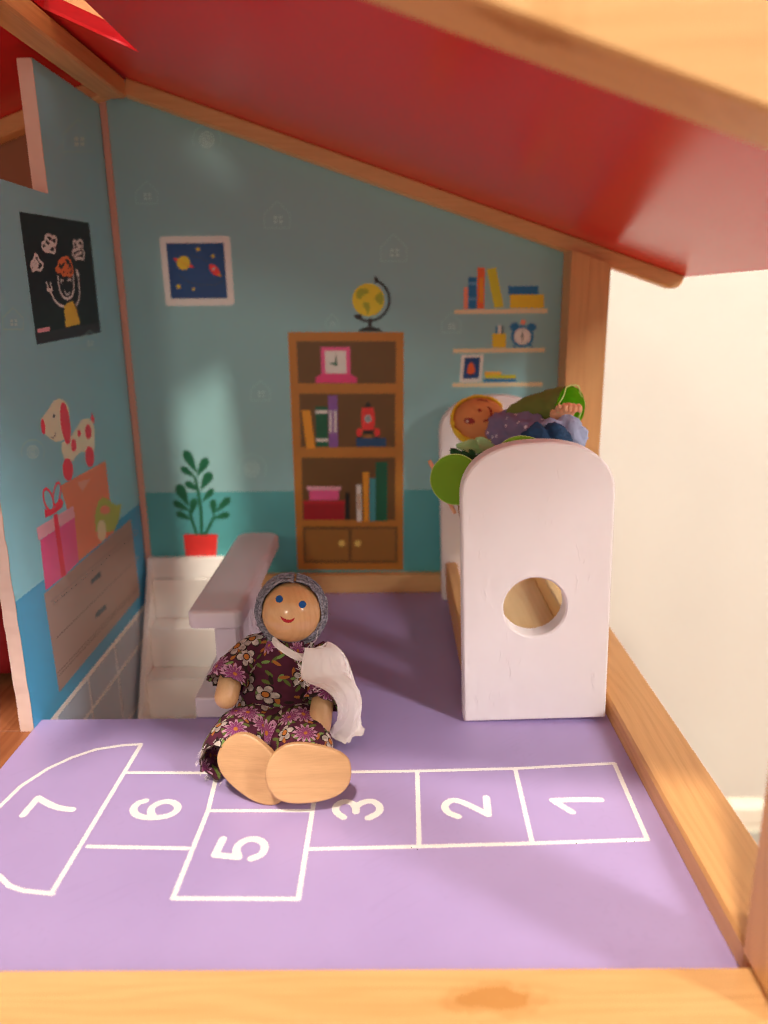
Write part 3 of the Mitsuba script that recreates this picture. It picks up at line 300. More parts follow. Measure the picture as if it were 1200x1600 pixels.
ART_LEFT = json.loads('''[["printed_blackboard",1,[["board","p",[388.7,245.0,477.6,248.5,477.6,185.3,389.2,182.4]],["ledge","p",[388.6,188.2,477.3,191.0,477.6,185.3,389.2,182.4]],["rosepale","p",[391.7,190.0,406.5,190.7,406.5,188.6,391.7,188.0]],["chalk",1.5,[412.5,228.4,409.5,230.0,410.2,232.2,414.0,233.4,414.4,235.5,418.4,237.1,422.2,236.8,422.9,235.5,426.2,236.9,428.4,235.7,426.8,233.0,423.5,231.6,425.2,229.9,423.0,228.2,418.7,228.8,412.5,228.4]],["chalk",1.5,[415.1,235.1,419.6,233.6,423.9,233.0,417.7,231.2,413.5,231.8]],["chalk",1.5,[412.4,229.9,417.5,230.3,422.5,232.0,421.9,233.8]],["chalk",1.5,[451.9,226.6,447.9,228.6,448.9,230.9,452.2,232.1,450.5,234.9,452.3,236.8,456.6,235.9,460.5,237.7,464.3,236.9,463.1,232.8,465.1,230.4,462.7,227.2,456.1,227.6,451.9,226.6]],["chalk",1.5,[451.2,231.1,461.5,234.2,455.0,234.8,460.4,230.6,451.8,228.6]],["chalk",1.5,[395.3,218.2,393.8,220.5,395.6,222.3,397.9,223.3,400.3,226.3,403.1,225.4,403.6,223.6,407.9,222.0,406.9,220.4,403.7,218.6,399.7,219.2,395.3,218.2]],["chalk",1.5,[396.0,220.6,400.9,223.0,402.6,221.8,396.7,219.3,401.8,220.9]],["chalk",1.5,[399.8,224.7,400.2,222.6]],["chalkorange",1.6,[425.3,218.7,422.8,219.7,426.2,221.5,428.1,224.0,433.5,226.1,439.8,226.9,443.7,225.2,445.3,221.9,445.0,218.9,440.6,217.0,436.5,217.9,431.4,217.2,429.0,219.0,425.3,218.7]],["chalkorange",1.6,[430.2,223.1,435.7,225.3,437.6,223.5,430.3,219.3,439.8,222.6,433.5,218.0,442.5,221.3,439.0,217.7]],["chalkorange",1.6,[424.2,220.5,428.2,220.2,431.2,218.4]],["chalk",1.5,[424.6,216.3,424.1,212.5,425.2,208.2,428.6,205.6,433.8,204.8,439.9,206.2,443.8,210.0,444.6,213.5,445.3,217.9]],["chalk",1.5,[427.1,200.8,421.4,201.8,416.4,204.1,414.3,206.7,412.6,208.5,409.2,209.3]],["chalk",1.3,[411.3,209.6,409.2,212.9]],["chalk",1.3,[415.1,209.2,413.9,212.9]],["chalk",1.3,[411.3,209.6,415.1,209.2]],["chalk",1.3,[444.9,201.5,449.5,204.5,451.8,208.6,451.9,213.6,452.7,217.7]],["chalk","p",[449.9,221.3,452.2,221.2,454.2,218.2,451.0,217.2,449.6,219.1]],["chalk","p",[431.0,214.0,430.7,213.6,430.3,213.2,429.8,212.9,429.2,212.8,428.5,212.7,427.9,212.7,427.4,212.9,427.0,213.2,426.8,213.5,426.9,213.9,427.1,214.3,427.5,214.6,428.0,214.9,428.6,215.1,429.3,215.2,429.9,215.1,430.4,215.0,430.8,214.7,431.0,214.4]],["chalk","p",[442.0,214.8,441.7,214.4,441.2,214.1,440.5,213.9,439.7,213.7,438.8,213.6,438.0,213.6,437.3,213.8,436.7,214.0,436.4,214.3,436.4,214.6,436.6,215.0,437.1,215.3,437.8,215.5,438.6,215.7,439.5,215.8,440.3,215.8,441.1,215.6,441.6,215.4,441.9,215.1]],["board","p",[430.4,213.5,430.3,213.2,430.1,213.0,429.7,212.8,429.4,212.6,429.0,212.6,428.6,212.6,428.3,212.7,428.1,212.9,428.0,213.2,428.0,213.4,428.2,213.7,428.4,213.9,428.7,214.1,429.1,214.3,429.5,214.3,429.9,214.3,430.2,214.2,430.4,214.0,430.5,213.8]],["board","p",[440.8,214.2,440.6,213.9,440.3,213.7,439.9,213.6,439.3,213.5,438.8,213.4,438.2,213.4,437.8,213.5,437.4,213.7,437.3,213.8,437.2,214.1,437.4,214.3,437.7,214.5,438.1,214.6,438.6,214.7,439.2,214.8,439.7,214.8,440.2,214.7,440.5,214.6,440.7,214.4]],["chalk",1,[430.8,209.0,432.1,207.4,435.1,207.1,437.4,208.4]],["chalkyellow",2.2,[432.2,201.5,440.1,202.7,428.8,200.3,441.6,201.2,428.0,197.9,442.9,199.2,428.1,195.9,443.8,197.7,428.4,194.9,444.5,195.7,428.8,194.4]],["chalkyellow",2.4,[427.8,191.0,446.1,192.3,427.6,192.3,445.8,193.6]]]],["printed_toy_dog",2,[["crimsonbright","p",[446.2,136.6,449.5,140.0,451.7,135.8,450.3,132.8]],["doggy","p",[403.1,130.0,414.7,130.6,426.2,135.4,434.0,138.1,442.8,137.5,449.2,134.0,450.3,128.1,447.6,121.3,446.0,117.2,435.2,118.5,426.9,120.5,419.7,119.5,415.0,117.7,403.7,120.6,401.8,125.6]],["doggy","p",[382.7,145.9,391.3,149.0,399.7,152.9,406.6,153.4,413.1,151.6,417.4,147.5,417.2,141.5,414.2,134.0,405.3,130.9,396.3,131.5,389.2,135.0,383.9,138.4,381.8,143.0]],["crimsonbright","p",[417.1,138.7,416.8,135.0,415.9,131.8,414.5,129.4,412.8,127.9,410.9,127.6,409.0,128.4,407.3,130.3,406.0,133.0,405.2,136.3,404.9,139.9,405.2,143.4,406.1,146.5,407.4,148.9,409.1,150.4,411.0,150.8,412.9,150.1,414.6,148.3,416.0,145.7,416.8,142.3]],["crimsonbright","p",[386.4,141.5,386.2,140.3,385.7,139.2,385.2,138.3,384.4,137.8,383.7,137.7,383.0,138.0,382.3,138.7,381.8,139.6,381.6,140.8,381.5,142.0,381.7,143.2,382.1,144.3,382.7,145.1,383.4,145.6,384.2,145.8,384.9,145.5,385.5,144.8,386.0,143.9,386.3,142.7]],["slate","p",[399.3,145.0,399.1,144.6,398.8,144.4,398.5,144.1,398.1,144.0,397.7,144.1,397.3,144.2,397.0,144.4,396.8,144.7,396.7,145.0,396.7,145.3,396.9,145.7,397.2,145.9,397.5,146.1,397.9,146.2,398.3,146.2,398.7,146.1,399.0,145.9,399.2,145.6,399.3,145.3]],["slate",0.5,[391.2,135.3,393.8,134.1,396.7,135.0,397.2,136.5]],["crimsonbright","p",[445.3,129.1,444.8,127.8,443.9,126.7,442.7,125.9,441.3,125.5,439.8,125.5,438.4,126.0,437.1,126.8,436.3,127.9,435.8,129.1,435.8,130.5,436.2,131.8,437.1,132.9,438.3,133.6,439.7,134.1,441.2,134.1,442.6,133.7,443.9,132.9,444.8,131.8,445.3,130.5]],["crimsonbright","p",[429.8,130.7,429.6,130.1,429.2,129.6,428.5,129.2,427.8,129.1,427.0,129.1,426.3,129.3,425.6,129.7,425.1,130.2,424.9,130.8,424.9,131.4,425.1,132.0,425.5,132.5,426.2,132.9,426.9,133.1,427.7,133.1,428.4,132.9,429.1,132.5,429.6,132.0,429.8,131.4]],["crimsonbright","p",[421.6,125.3,421.3,124.2,420.6,123.3,419.7,122.6,418.6,122.3,417.5,122.3,416.5,122.6,415.6,123.3,414.9,124.2,414.6,125.3,414.6,126.4,415.0,127.5,415.7,128.4,416.6,129.0,417.6,129.4,418.7,129.4,419.8,129.1,420.7,128.4,421.3,127.5,421.7,126.4]],["crimsonbright","p",[413.5,113.2,412.8,111.3,411.5,109.8,409.8,108.7,407.7,108.2,405.6,108.3,403.6,109.0,401.9,110.3,400.7,111.9,400.1,113.8,400.1,115.8,400.7,117.6,402.0,119.2,403.6,120.2,405.6,120.8,407.7,120.7,409.8,120.1,411.5,118.8,412.8,117.2,413.5,115.2]],["crimsonbright","p",[445.1,114.2,444.4,112.4,443.2,110.8,441.5,109.7,439.4,109.2,437.3,109.3,435.3,110.0,433.6,111.2,432.4,112.8,431.8,114.7,431.8,116.6,432.4,118.4,433.6,119.9,435.3,121.0,437.2,121.6,439.3,121.5,441.4,120.9,443.1,119.7,444.4,118.1,445.1,116.2]]]],["printed_gift_box",1,[["coral","p",[394.5,108.1,462.1,108.1,461.9,83.5,463.8,61.6,405.6,61.5,406.2,74.8]],["salmonpale","p",[417.0,104.8,436.0,102.9,422.0,98.4]]]],["printed_gift_box",2,[["magenta","p",[364.2,87.3,407.4,87.1,405.6,61.5,387.1,60.3,362.7,60.8]],["rosepale","p",[362.2,94.2,407.7,93.6,407.9,87.0,362.5,87.5]],["crimsonbright","p",[382.1,95.2,387.1,95.1,387.9,60.0,381.7,60.3]],["crimsonbright",1.5,[384.2,103.7,384.4,101.3,383.9,99.4,382.6,98.3,380.7,98.1,378.6,98.8,376.7,100.5,375.1,102.6,374.1,105.1,373.9,107.4,374.4,109.3,375.7,110.4,377.5,110.7,379.5,110.0,381.5,108.4,383.2,106.2,384.2,103.7]],["crimsonbright",1.5,[393.4,103.8,391.7,101.9,389.7,100.4,387.7,99.7,386.0,99.8,384.8,100.6,384.4,102.2,384.7,104.1,385.7,106.2,387.4,108.1,389.4,109.6,391.4,110.4,393.1,110.3,394.3,109.5,394.8,107.9,394.5,105.9,393.4,103.8]],["crimsonbright","p",[373.4,101.1,381.7,97.6,393.4,101.7,396.4,99.0,393.3,96.4,384.0,95.7,372.8,96.5]]]],["printed_toy_bird",2,[["olivegreen","p",[435.8,80.6,442.5,86.6,450.8,87.9,459.8,83.6,469.8,77.5,480.4,75.5,474.5,67.4,464.0,62.3,448.1,65.6,433.8,70.7]],["salmon","p",[460.3,76.9,459.6,76.1,458.2,75.7,456.2,75.6,453.9,75.8,451.4,76.4,449.0,77.2,446.9,78.2,445.4,79.2,444.5,80.3,444.4,81.2,445.0,81.9,446.3,82.4,448.2,82.5,450.5,82.3,453.0,81.8,455.5,81.0,457.6,80.0,459.2,78.9,460.1,77.8]],["tan","p",[450.2,66.4,449.2,64.5,447.7,63.0,445.7,62.1,443.5,61.8,441.4,62.1,439.4,63.1,437.8,64.6,436.7,66.4,436.3,68.4,436.6,70.4,437.5,72.3,439.0,73.7,440.9,74.7,443.0,75.0,445.2,74.7,447.2,73.8,448.9,72.4,450.0,70.5,450.4,68.4]]]],["printed_chest_of_drawers",1,[["mocha","p",[360.5,59.6,495.0,61.2,497.2,4.9,362.1,3.3]],["mochadark",0.8,[367.2,52.8,504.5,51.1]],["mochadark",0.8,[368.6,50.4,506.4,48.2]],["mochadark",0.8,[367.6,32.1,503.0,31.3]],["mochadark",0.8,[363.4,13.8,499.4,12.0]],["mochadark",0.8,[364.1,11.8,498.8,9.9]],["slate","p",[418.9,45.3,434.4,45.7,434.7,42.1,418.8,42.7]],["slate","p",[419.5,24.1,436.5,23.3,436.5,19.7,419.2,20.8]]]],["printed_swirl",1,[["ghost",0.7,[375.5,130.3,374.6,129.2,372.8,128.5,370.5,128.3,368.0,128.7,365.8,129.5,364.2,130.7,363.6,132.0,363.9,133.1,365.2,134.0,367.3,134.5,369.7,134.4,372.1,133.8,374.1,132.8,375.3,131.6,375.5,130.3]],["ghost",0.7,[373.2,130.7,372.7,130.1,371.6,129.6,370.1,129.5,368.6,129.7,367.2,130.3,366.2,131.0,365.8,131.8,366.0,132.5,366.8,133.1,368.1,133.3,369.6,133.3,371.1,132.9,372.4,132.3,373.1,131.5,373.2,130.7]],["ghost",0.7,[371.3,131.1,371.0,130.8,370.5,130.6,369.8,130.5,369.0,130.6,368.4,130.9,367.9,131.2,367.7,131.6,367.8,132.0,368.2,132.2,368.8,132.4,369.5,132.3,370.3,132.2,370.9,131.9,371.2,131.5,371.3,131.1]],["ghostdim",0.7,[358.1,131.6,357.8,133.2,358.4,134.6,359.7,135.8,361.7,136.8,364.2,137.4,367.0,137.6,370.1,137.4,373.3,136.8,376.1,135.8,378.6,134.5,380.5,132.9,381.6,131.3,381.9,129.6,381.3,128.1,379.8,126.8]]]],["printed_house",1,[["ghostdim",0.7,[356.9,191.0,358.3,196.0,369.5,200.4,378.4,195.6,376.8,190.3,356.9,191.0]],["ghost","p",[365.4,195.1,367.9,195.1,367.6,194.0,365.1,194.0]],["ghost","p",[364.9,193.5,367.4,193.5,367.1,192.3,364.6,192.4]],["ghost","p",[369.4,195.1,371.9,195.0,371.6,193.9,369.1,193.9]],["ghost","p",[368.9,193.4,371.4,193.4,371.1,192.2,368.6,192.3]]]],["printed_house",1,[["ghostdim",0.7,[443.8,177.1,445.4,182.5,460.3,187.0,472.9,181.3,471.1,175.5,443.8,177.1]],["ghost","p",[455.1,181.3,458.5,181.2,458.1,179.9,454.7,180.1]],["ghost","p",[454.6,179.5,458.0,179.4,457.6,178.1,454.2,178.3]],["ghost","p",[460.6,181.1,464.1,180.9,463.7,179.7,460.2,179.8]],["ghost","p",[460.0,179.3,463.5,179.1,463.1,177.8,459.7,178.0]]]],["printed_house",1,[["ghostdim",0.7,[450.8,282.5,453.5,291.4,478.6,304.4,500.9,300.7,497.9,290.8,450.8,282.5]],["ghost","p",[469.8,293.4,475.6,294.5,475.0,292.5,469.2,291.4]],["ghost","p",[468.9,290.5,474.7,291.6,474.1,289.5,468.3,288.4]],["ghost","p",[479.2,295.2,485.2,296.4,484.6,294.3,478.6,293.2]],["ghost","p",[478.3,292.2,484.3,293.4,483.7,291.3,477.6,290.2]]]]]''')
ART_FLOOR = json.loads('''[["printed_hopscotch",1,[["white",1.95,[98.2,299.0,53.3,295.6,9.8,294.2,-33.3,293.7]],["white",1.95,[-77.4,293.8,-119.6,294.5]],["white",1.95,[96.7,248.9,52.2,247.1,8.8,245.7,-33.6,244.6]],["white",1.95,[-79.7,245.4,-118.6,246.8]],["white",1.95,[98.2,299.0,96.7,248.9]],["white",1.95,[53.3,295.6,52.2,247.1]],["white",1.95,[9.8,294.2,8.8,245.7]],["white",1.95,[-80.6,315.6,-77.1,267.7,-78.4,220.1,-34.3,219.5,-34.1,267.3,-33.4,315.0,-80.6,315.6]],["white",1.95,[-77.1,267.7,-34.1,267.3]],["white",1.95,[-120.3,316.6,-122.3,222.6]],["white",1.95,[-120.5,317.2,-129.3,316.2,-140.3,313.1,-149.1,306.5,-156.4,298.1,-162.7,285.0,-164.9,271.5,-166.5,260.2,-165.5,250.0,-157.4,239.4,-144.7,231.0,-138.9,226.3,-132.8,224.1,-121.8,222.5]]]],["printed_number",1,[["white",3.1,[-152.5,265.7,-151.5,277.0,-151.5,277.0,-145.4,272.9,-139.4,269.9,-133.6,269.0]]]],["printed_number",1,[["white",3.1,[-105.0,274.5,-107.6,273.3,-108.8,269.6,-106.6,265.6,-102.1,263.6,-96.9,263.5,-92.0,264.7,-89.7,268.2,-90.5,271.6,-94.4,274.2,-98.5,273.5,-101.1,270.4,-100.7,267.3,-98.9,264.7]]]],["printed_number",1,[["white",3.1,[-67.3,250.6,-68.4,241.8,-68.4,241.8,-59.3,240.4,-59.3,240.4,-61.3,244.9,-59.7,249.1,-55.9,250.8,-51.8,249.4,-49.9,245.8,-50.7,241.6,-54.3,239.6]]]],["printed_number",1,[["white",3.1,[-21.1,263.0,-24.5,266.3,-24.8,270.3,-22.0,273.4,-18.1,272.5,-16.4,269.4,-16.2,266.5]],["white",3.1,[-16.4,269.4,-14.1,272.5,-9.7,273.8,-6.3,270.1,-6.7,265.6,-11.0,262.5]]]],["printed_number",1,[["white",3.1,[25.2,263.1,20.9,265.6,19.9,270.7,24.2,274.4,29.9,270.8,37.4,264.2,37.4,264.2,38.0,275.1]]]],["printed_number",1,[["white",3.1,[85.2,273.2,75.0,273.5,65.4,273.0,65.4,273.0,71.6,265.5]]]]]''')

# ------------------------------------------------------------------ the room round the dollhouse
put('room_wall', box(-1.6, 2.4, .80, .84, -.60, 1.9, .001), 'cream_plaster'); tag('room_wall', 'smooth cream room wall behind the dollhouse', kind='structure')
put('room_floor', box(-1.6, 2.4, -1.0, .80, -.60, -.55, .001), 'floor_brown'); tag('room_floor', 'brown wooden room floor under the dollhouse', kind='structure')
BX = 'storage_box'
put(BX + '__body', rbox(.3575, .3985, .700, .740, -.55, -.338, .004), 'cream_plastic')
put(BX + '__lid', rbox(.3555, .4005, .698, .718, -.346, -.3205, .006), 'cream_plastic')
put(BX + '__grey_strip', box(.359, .397, .6965, .6985, -.366, -.352, .0004), 'grey_plastic')  # narrow grey strip just below the lid
tag(BX, 'pale cream plastic box with rounded lid low beside the cream wall', 'box')

# ------------------------------------------------------------------ dollhouse
B, LX, RX, FRONT = .5166, -.178, .106, .1845
H = 'dollhouse'
tag(H, 'wooden dollhouse with red roof, teal printed walls and purple hopscotch floor', 'dollhouse')
SL = math.atan(.3437); CS, SN = math.cos(SL), math.sin(SL)
def roof_z(x): return .334 - .3437 * (x + .161)
# floors
fp = Polygon([(LX, FRONT), (RX, FRONT), (RX, B), (-.1, B), (-.1, .34), (LX, .34)])
m = extrude(fp, .008); m.apply_translation([0, 0, -.008])
fl = put(H + '__floor', m, 'floor_purple'); tag(fl, 'purple play floor printed with a white hopscotch')
print_all(ART_FLOOR, fl, lambda a, b, h: (a, b, h))
put(H + '__side_floor', box(-.62, LX - .0002, .14, .3318, -.010, -.0015, .0003), 'floor_brown'); tag(H + '__side_floor', 'brown wood floor of the next room')
put(H + '__side_floor', box(-.62, LX - .0074, .3322, B, -.010, -.0015, .0003), 'floor_brown')
put(H + '__lower_floor', box(-.62, .1315, .17, B, -.28, -.272, .0005), 'floor_brown')
put(H + '__added_lower_wall', box(RX + .001, RX + .008, .19, B, -.272, -.010, .0005), 'brown_board')  # unseen panel, added to stop light leaking in from the right
# back wall
bw = [(-.62, -.272), (RX + .03, -.272), (RX + .03, roof_z(RX + .03)), (-.165, roof_z(-.165)), (-.62, .334 - .3437 * (.62 - .169))]
m = extrude(Polygon(bw), .007); m.apply_transform(frame((0, B + .0072, 0), (1, 0, 0), (0, 0, 1), (0, -1, 0)))
bk = put(H + '__back_wall', m, 'brown_board'); tag(bk, 'back wall with teal print of bookcase, shelves and pictures')
def on_back(a, b, h): return (a, B - h, b)
def sheet(key, poly, place, lift, m):
    v, f = trimesh.creation.triangulate_polygon(Polygon(poly), engine='earcut')
    return put(key, (np.array([place(a, b, lift) for a, b in v]), np.array(f)), m)
sheet(bk + '__upper_print', [(LX, .0741), (RX + .006, .0741), (RX + .006, roof_z(RX + .006)), (LX + .013, roof_z(LX + .013)), (LX, .333)], on_back, 0, 'wall_teal')
scene['dado_teal'] = two(dict(type='principled', base_color=rgb(PRINT['dado']), roughness=.42, specular=.45))
scene['dado_blue'] = two(dict(type='principled', base_color=rgb(PRINT['dadoblue']), roughness=.42, specular=.45))
sheet(bk + '__lower_print', [(LX, -.2), (RX + .006, -.2), (RX + .006, .0741), (LX, .0741)], on_back, 0, 'dado_teal')
print_all(ART_BACK, bk, on_back, 1.25)
mat('corner_strip', '#d9a48e', .7)
put(bk + '__corner_strip', box(LX + .0004, LX + .0044, B - .002, B, -.03, .322, .0004), 'corner_strip')
put(H + '__baseboard', box(-.0975, RX - .0005, B - .008, B - .0004, .0002, .0139, .0008), 'pine_x')
# left wall: a board with a cut-out, print glued to its right face
lw = Polygon([(.332, -.2715), (B - .0003, -.2715), (B - .0003, .321), (.332, .321)]).difference(Polygon([(.342, .2575), (.4245, .2575), (.4245, .34), (.342, .34)]))
lw = lw.segmentize(.004)
c = np.array(lw.exterior.coords); e = meshkit.noise(np.c_[c * 160, c[:, :1] * 0], 3) - .5
c[:, 0] += np.where(abs(c[:, 0] - .332) < 1e-6, e * .0012, 0); lwr = Polygon(c)
def ext_left(poly, d, x): 
    m = extrude(poly, d); m.apply_transform(frame((x, 0, 0), (0, 1, 0), (0, 0, 1), (1, 0, 0))); return m
lk = put(H + '__left_wall', ext_left(lwr, .0068, LX - .0070), 'fibre_edge'); tag(lk, 'left wall board with blue print and window cut-out')
def on_left(a, b, h): return (LX + h, a, b)
def left_sheet(name, g, m):
    for q in getattr(g, 'geoms', [g]):
        v, f = trimesh.creation.triangulate_polygon(q, engine='earcut')
        put(f'{lk}__{name}', (np.array([on_left(a, b, 0) for a, b in v]), np.array(f)), m)
R_ = lambda a, b, c_, d: Polygon([(a, b), (c_, b), (c_, d), (a, d)])
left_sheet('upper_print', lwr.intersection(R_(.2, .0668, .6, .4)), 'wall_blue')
left_sheet('lower_print', lwr.intersection(R_(.2, -.005, .6, .0668)), 'dado_blue')
left_sheet('tile_print', lwr.intersection(R_(.2, -.2715, .6, -.005)), 'grout')
ys = [.332, .3555, .3985, .4425, .4860, .5163]
zs = [(-.0265, -.0080), (-.0650, -.0290), (-.105, -.067)]
for (z0, z1) in zs:
    for y0, y1 in zip(ys[:-1], ys[1:]):
        put(f'{lk}__tile', box(LX + .0001, LX + .0005, y0 + .0013, y1 - .0013, z0, z1, .0001), 'tile_grey')
print_all(ART_LEFT, lk, on_left, 1.25)
put(H + '__window_jamb', box(LX - .0073, LX + .0003, .4236, .4246, .2576, .3205, .0002), 'raw_board')
# roof: two slopes, ridge beam, rafters
def slope(poly, n0, n1, m, key, side=1):
    """poly in (distance down the slope from x = -.161, y); n0..n1 along the slope's upward normal."""
    g = extrude(poly, n1 - n0)
    A = frame((-.161, 0, .334), (CS, 0, -SN), (0, 1, 0), (SN, 0, CS))
    g.apply_translation([0, 0, n0]); g.apply_transform(A)
    if side < 0: g.vertices[:, 0] = -.33 - g.vertices[:, 0]; g.invert()
    return put(key, g, m)
s = lambda x: (x + .161) / CS
panel = Polygon([(s(-.1668), .1905), (s(.1885), .1905), (s(.1885), .545), (s(-.1668), .545)])
panel = panel.difference(Polygon([(s(-.1220), .4186), (s(-.1585), .3975), (s(-.1585), .29), (s(-.1255), .29)]))
rp = slope(panel, 0, .007, 'roof_red', H + '__roof_panel'); tag(rp, 'glossy red right roof slope with an opening near the ridge')
slope(Polygon([(s(-.1648), .1905), (s(.25), .1905), (s(.25), .545), (s(-.1648), .545)]), 0, .007, 'roof_red', H + '__roof_panel', -1)
m = extrude(Polygon([(-.1583, .3973), (-.1222, .4183), (-.1222, .4187), (-.1583, .3977)]), .0068)
V = np.array(m.vertices); V[:, 2] += .334 - .3437 * (V[:, 0] + .161) + .0001; m.vertices = V
put(rp + '__opening_edge', m, 'roof_edge')
put(H + '__ridge_beam', box(-.172, -.157, .15, B - .0125, .3205, .3318, .0012), 'pine_y')
def rafter(key, y0, y1, n0, n1, x0, x1, r, side=1):
    L0, L1 = s(x0), s(x1)
    arc = [(L1 - r + r * math.sin(a), n0 + r - r * math.cos(a)) for a in np.linspace(0, math.pi / 2, 9)]
    P = np.array([(L0, n0)] + arc + [(L1, n1), (L0, n1)]); c0 = P.mean(0)
    pts = []
    for y, k in ((y0, .0009), (y0 + .0009, 0), (y1 - .0009, 0), (y1, .0009)):
        q = np.array(Polygon(P).buffer(-k, join_style=2).exterior.coords) if k else P
        for a, b in q: pts.append((-.161 + a * CS + b * SN, y, .334 - a * SN + b * CS))
    pts = np.array(pts)
    if side < 0: pts[:, 0] = -.33 - pts[:, 0]
    return put(key, hull(pts), 'pine_x')
rafter(H + '__rafter', .5042, B - .0002, -.0096, -.0001, -.1565, .187, .006)
rafter(H + '__rafter', .5042, B - .0002, -.0096, -.0001, -.1565, .25, .006, -1)
fr = rafter(H + '__rafter', .168, .190, -.0155, .013, -.165, .187, .006); tag(fr, 'thick front rafter close to the camera')
# chimney walls round the opening, seen from below through it
put(H + '__chimney', box(-.162, -.121, .4215, .4275, .3335, .385, .0006), 'pine_x'); tag(H + '__chimney', 'orange wooden boards above the roof opening')
put(H + '__chimney__side_board', box(-.1215, -.1165, .30, .4213, .331, .385, .0006), 'raw_board')
# posts and rails
put(H + '__post', hull(np.array([(x, y, z) for x in (.1120, .1236) for y in (.4930, .5158) for z in (.0096, roof_z(x) - .010)])), 'pine_z'); tag(H + '__post', 'upright wooden corner post at the back')
put(H + '__post', hull(np.array([(x, y, z) for x in (.1238, .1366) for y in (.4936, .5158) for z in (.0096, roof_z(x) - .010)])), 'pine_z')
put(H + '__post', box(.1040, .1302, .1630, .1872, .0096, .2345, .0015), 'pine_z')
put(H + '__side_rail', box(RX + .0002, .1315, .1885, B, -.020, .0095, .0012), 'pine_y'); tag(H + '__side_rail', 'broad flat wooden rail along the right edge of the floor')
put(H + '__front_rail', box(-.62, .1315, .150, FRONT - .0004, -.020, .0080, .0015), 'pine_x'); tag(H + '__front_rail', 'blurred knotty wooden rail along the front edge')
# staircase and its railing
ST = H + '__staircase'
tag(ST, 'white staircase going down along the left wall')
for i in range(8):
    y0, z1 = .5050 - .0165 * i, .0138 - .0303 * i
    if i == 0: put(ST + '__top_step', hull([(x, y, z) for x in (-.1712, -.1015) for y, z in ((.5062, .0142), (.5110, .0272), (.5155, .0272), (.5155, .0142))]), 'stair_white')
    put(ST + '__step', box(-.1710, -.1015, y0, B - .0010 - .0001 * i, z1 - .0301, z1, .0009), 'stair_white')
m = extrude(Polygon([(.5155, .0276), (.5105, .0276), (.5050, .0160), (.5035, .0125), (.372, -.229), (.372, -.268), (.5155, -.268)]), .0033)
m.apply_transform(frame((-.1745, 0, 0), (0, 1, 0), (0, 0, 1), (1, 0, 0))); put(ST + '__stringer', m, 'stair_white')
RL = H + '__railing'
tag(RL, 'pinkish white toy railing with a thick rounded handrail')
hr = []
for k, z in ((.0018, .0483), (.0005, .0488), (0, .0498), (0, .0560), (.0006, .0570), (.0018, .0576), (.0032, .0578)):
    for cx, cy, r in ((-.1002, .3400, .0042), (-.0735, .3400, .0042), (-.1002, .4735, .0085), (-.0735, .4735, .0085)):
        ax_, ay_ = cx + r * (1 if cx < -.09 else -1), cy + r * (1 if cy < .4 else -1)
        hr += [(ax_ + (r - k) * math.cos(q), ay_ + (r - k) * math.sin(q), z) for q in np.linspace(0, 2 * math.pi, 24)]
put(RL + '__handrail', hull(hr), 'rail_paint', smooth=40)
put(RL + '__baluster', box(-.0885, -.0762, .3440, .3560, .0115, .0482, .0016), 'rail_paint')
put(RL + '__baluster', box(-.0885, -.0762, .3760, .4130, .0115, .0482, .0016), 'rail_paint')
put(RL + '__base_plank', rbox(-.0998, -.0735, .3395, .4735, .0002, .0118, .0015, 2), 'rail_paint', smooth=40)

# ------------------------------------------------------------------ red toy seat in the next room
put('toy_armchair__cushion', rbox(-.262, -.2012, .372, .452, .004, .040, .014), 'red_velvet', smooth=True)
put('toy_armchair__backrest', rbox(-.262, -.2005, .436, .462, .03, .085, .012), 'red_velvet', smooth=True)
for y in (.385, .44):
    put('toy_armchair__leg', box(-.214, -.206, y, y + .008, -.0015, .006, .0006), 'dark_gap')
tag('toy_armchair', 'dark red rounded toy armchair half hidden behind the left wall', 'armchair')

# ------------------------------------------------------------------ toy bed
BED = 'toy_bed'
tag(BED, 'pinkish white toy bed with arched ends and a round hole in its footboard', 'bed')
BT = np.eye(4); a = math.radians(-1.4)
BT[:3, :3] = [[math.cos(a), 0, math.sin(a)], [0, 1, 0], [-math.sin(a), 0, math.cos(a)]]
P0 = np.array([.034, .4, 0]); BT[:3, 3] = P0 - BT[:3, :3] @ P0 + [0, 0, .0004]
def bed(name, g, m, **kw):
    g = tri(g).copy(); g.apply_transform(BT); return put(f'{BED}__{name}', g, m, **kw)
def arched(x0, x1, h, b, y0, y1, hole=None):
    cx, w = (x0 + x1) / 2, (x1 - x0) / 2
    t = np.linspace(0, math.pi, 40); n = 2.35
    o = [(cx + w * np.sign(math.cos(q)) * abs(math.cos(q))**(2 / n), h - b + b * abs(math.sin(q))**(2 / n)) for q in t]
    o = Polygon([(x0, .0), *o[::-1], (x1, .0)][::-1]).buffer(-.0012).buffer(.0012)
    pts = []
    for y, k in ((y0, .0010), (y0 + .0005, .0003), (y0 + .0011, 0), (y1 - .0011, 0), (y1 - .0005, .0003), (y1, .0010)):
        pts += [(p, y, q) for p, q in (o.buffer(-k) if k else o).exterior.coords]
    g = hull(pts)
    if hole:
        (hx, hz), r = hole, hole[2] if len(hole) > 2 else .0148
    if hole:
        cyl = lambda rr, ya, yb, rb: hull([(hx + q * math.cos(v), y, hz + q * math.sin(v)) for y, q in ((ya, rr), (yb, rb)) for v in np.linspace(0, 2 * math.pi, 64, endpoint=False)])
        g = g - cyl(.0148, y0 - .01, y1 + .01, .0148) - cyl(.0162, y0 - .0006, y0 + .0008, .0148) - cyl(.0148, y1 - .0008, y1 + .0006, .0162)
    return g
bed('footboard', arched(.034, .1038, .1385, .026, .334, .3445, ((.0682, .0595))), 'bed_paint', smooth=35)
rr, ridges = np.random.default_rng(11), []
s0 = trimesh.creation.icosphere(subdivisions=2)
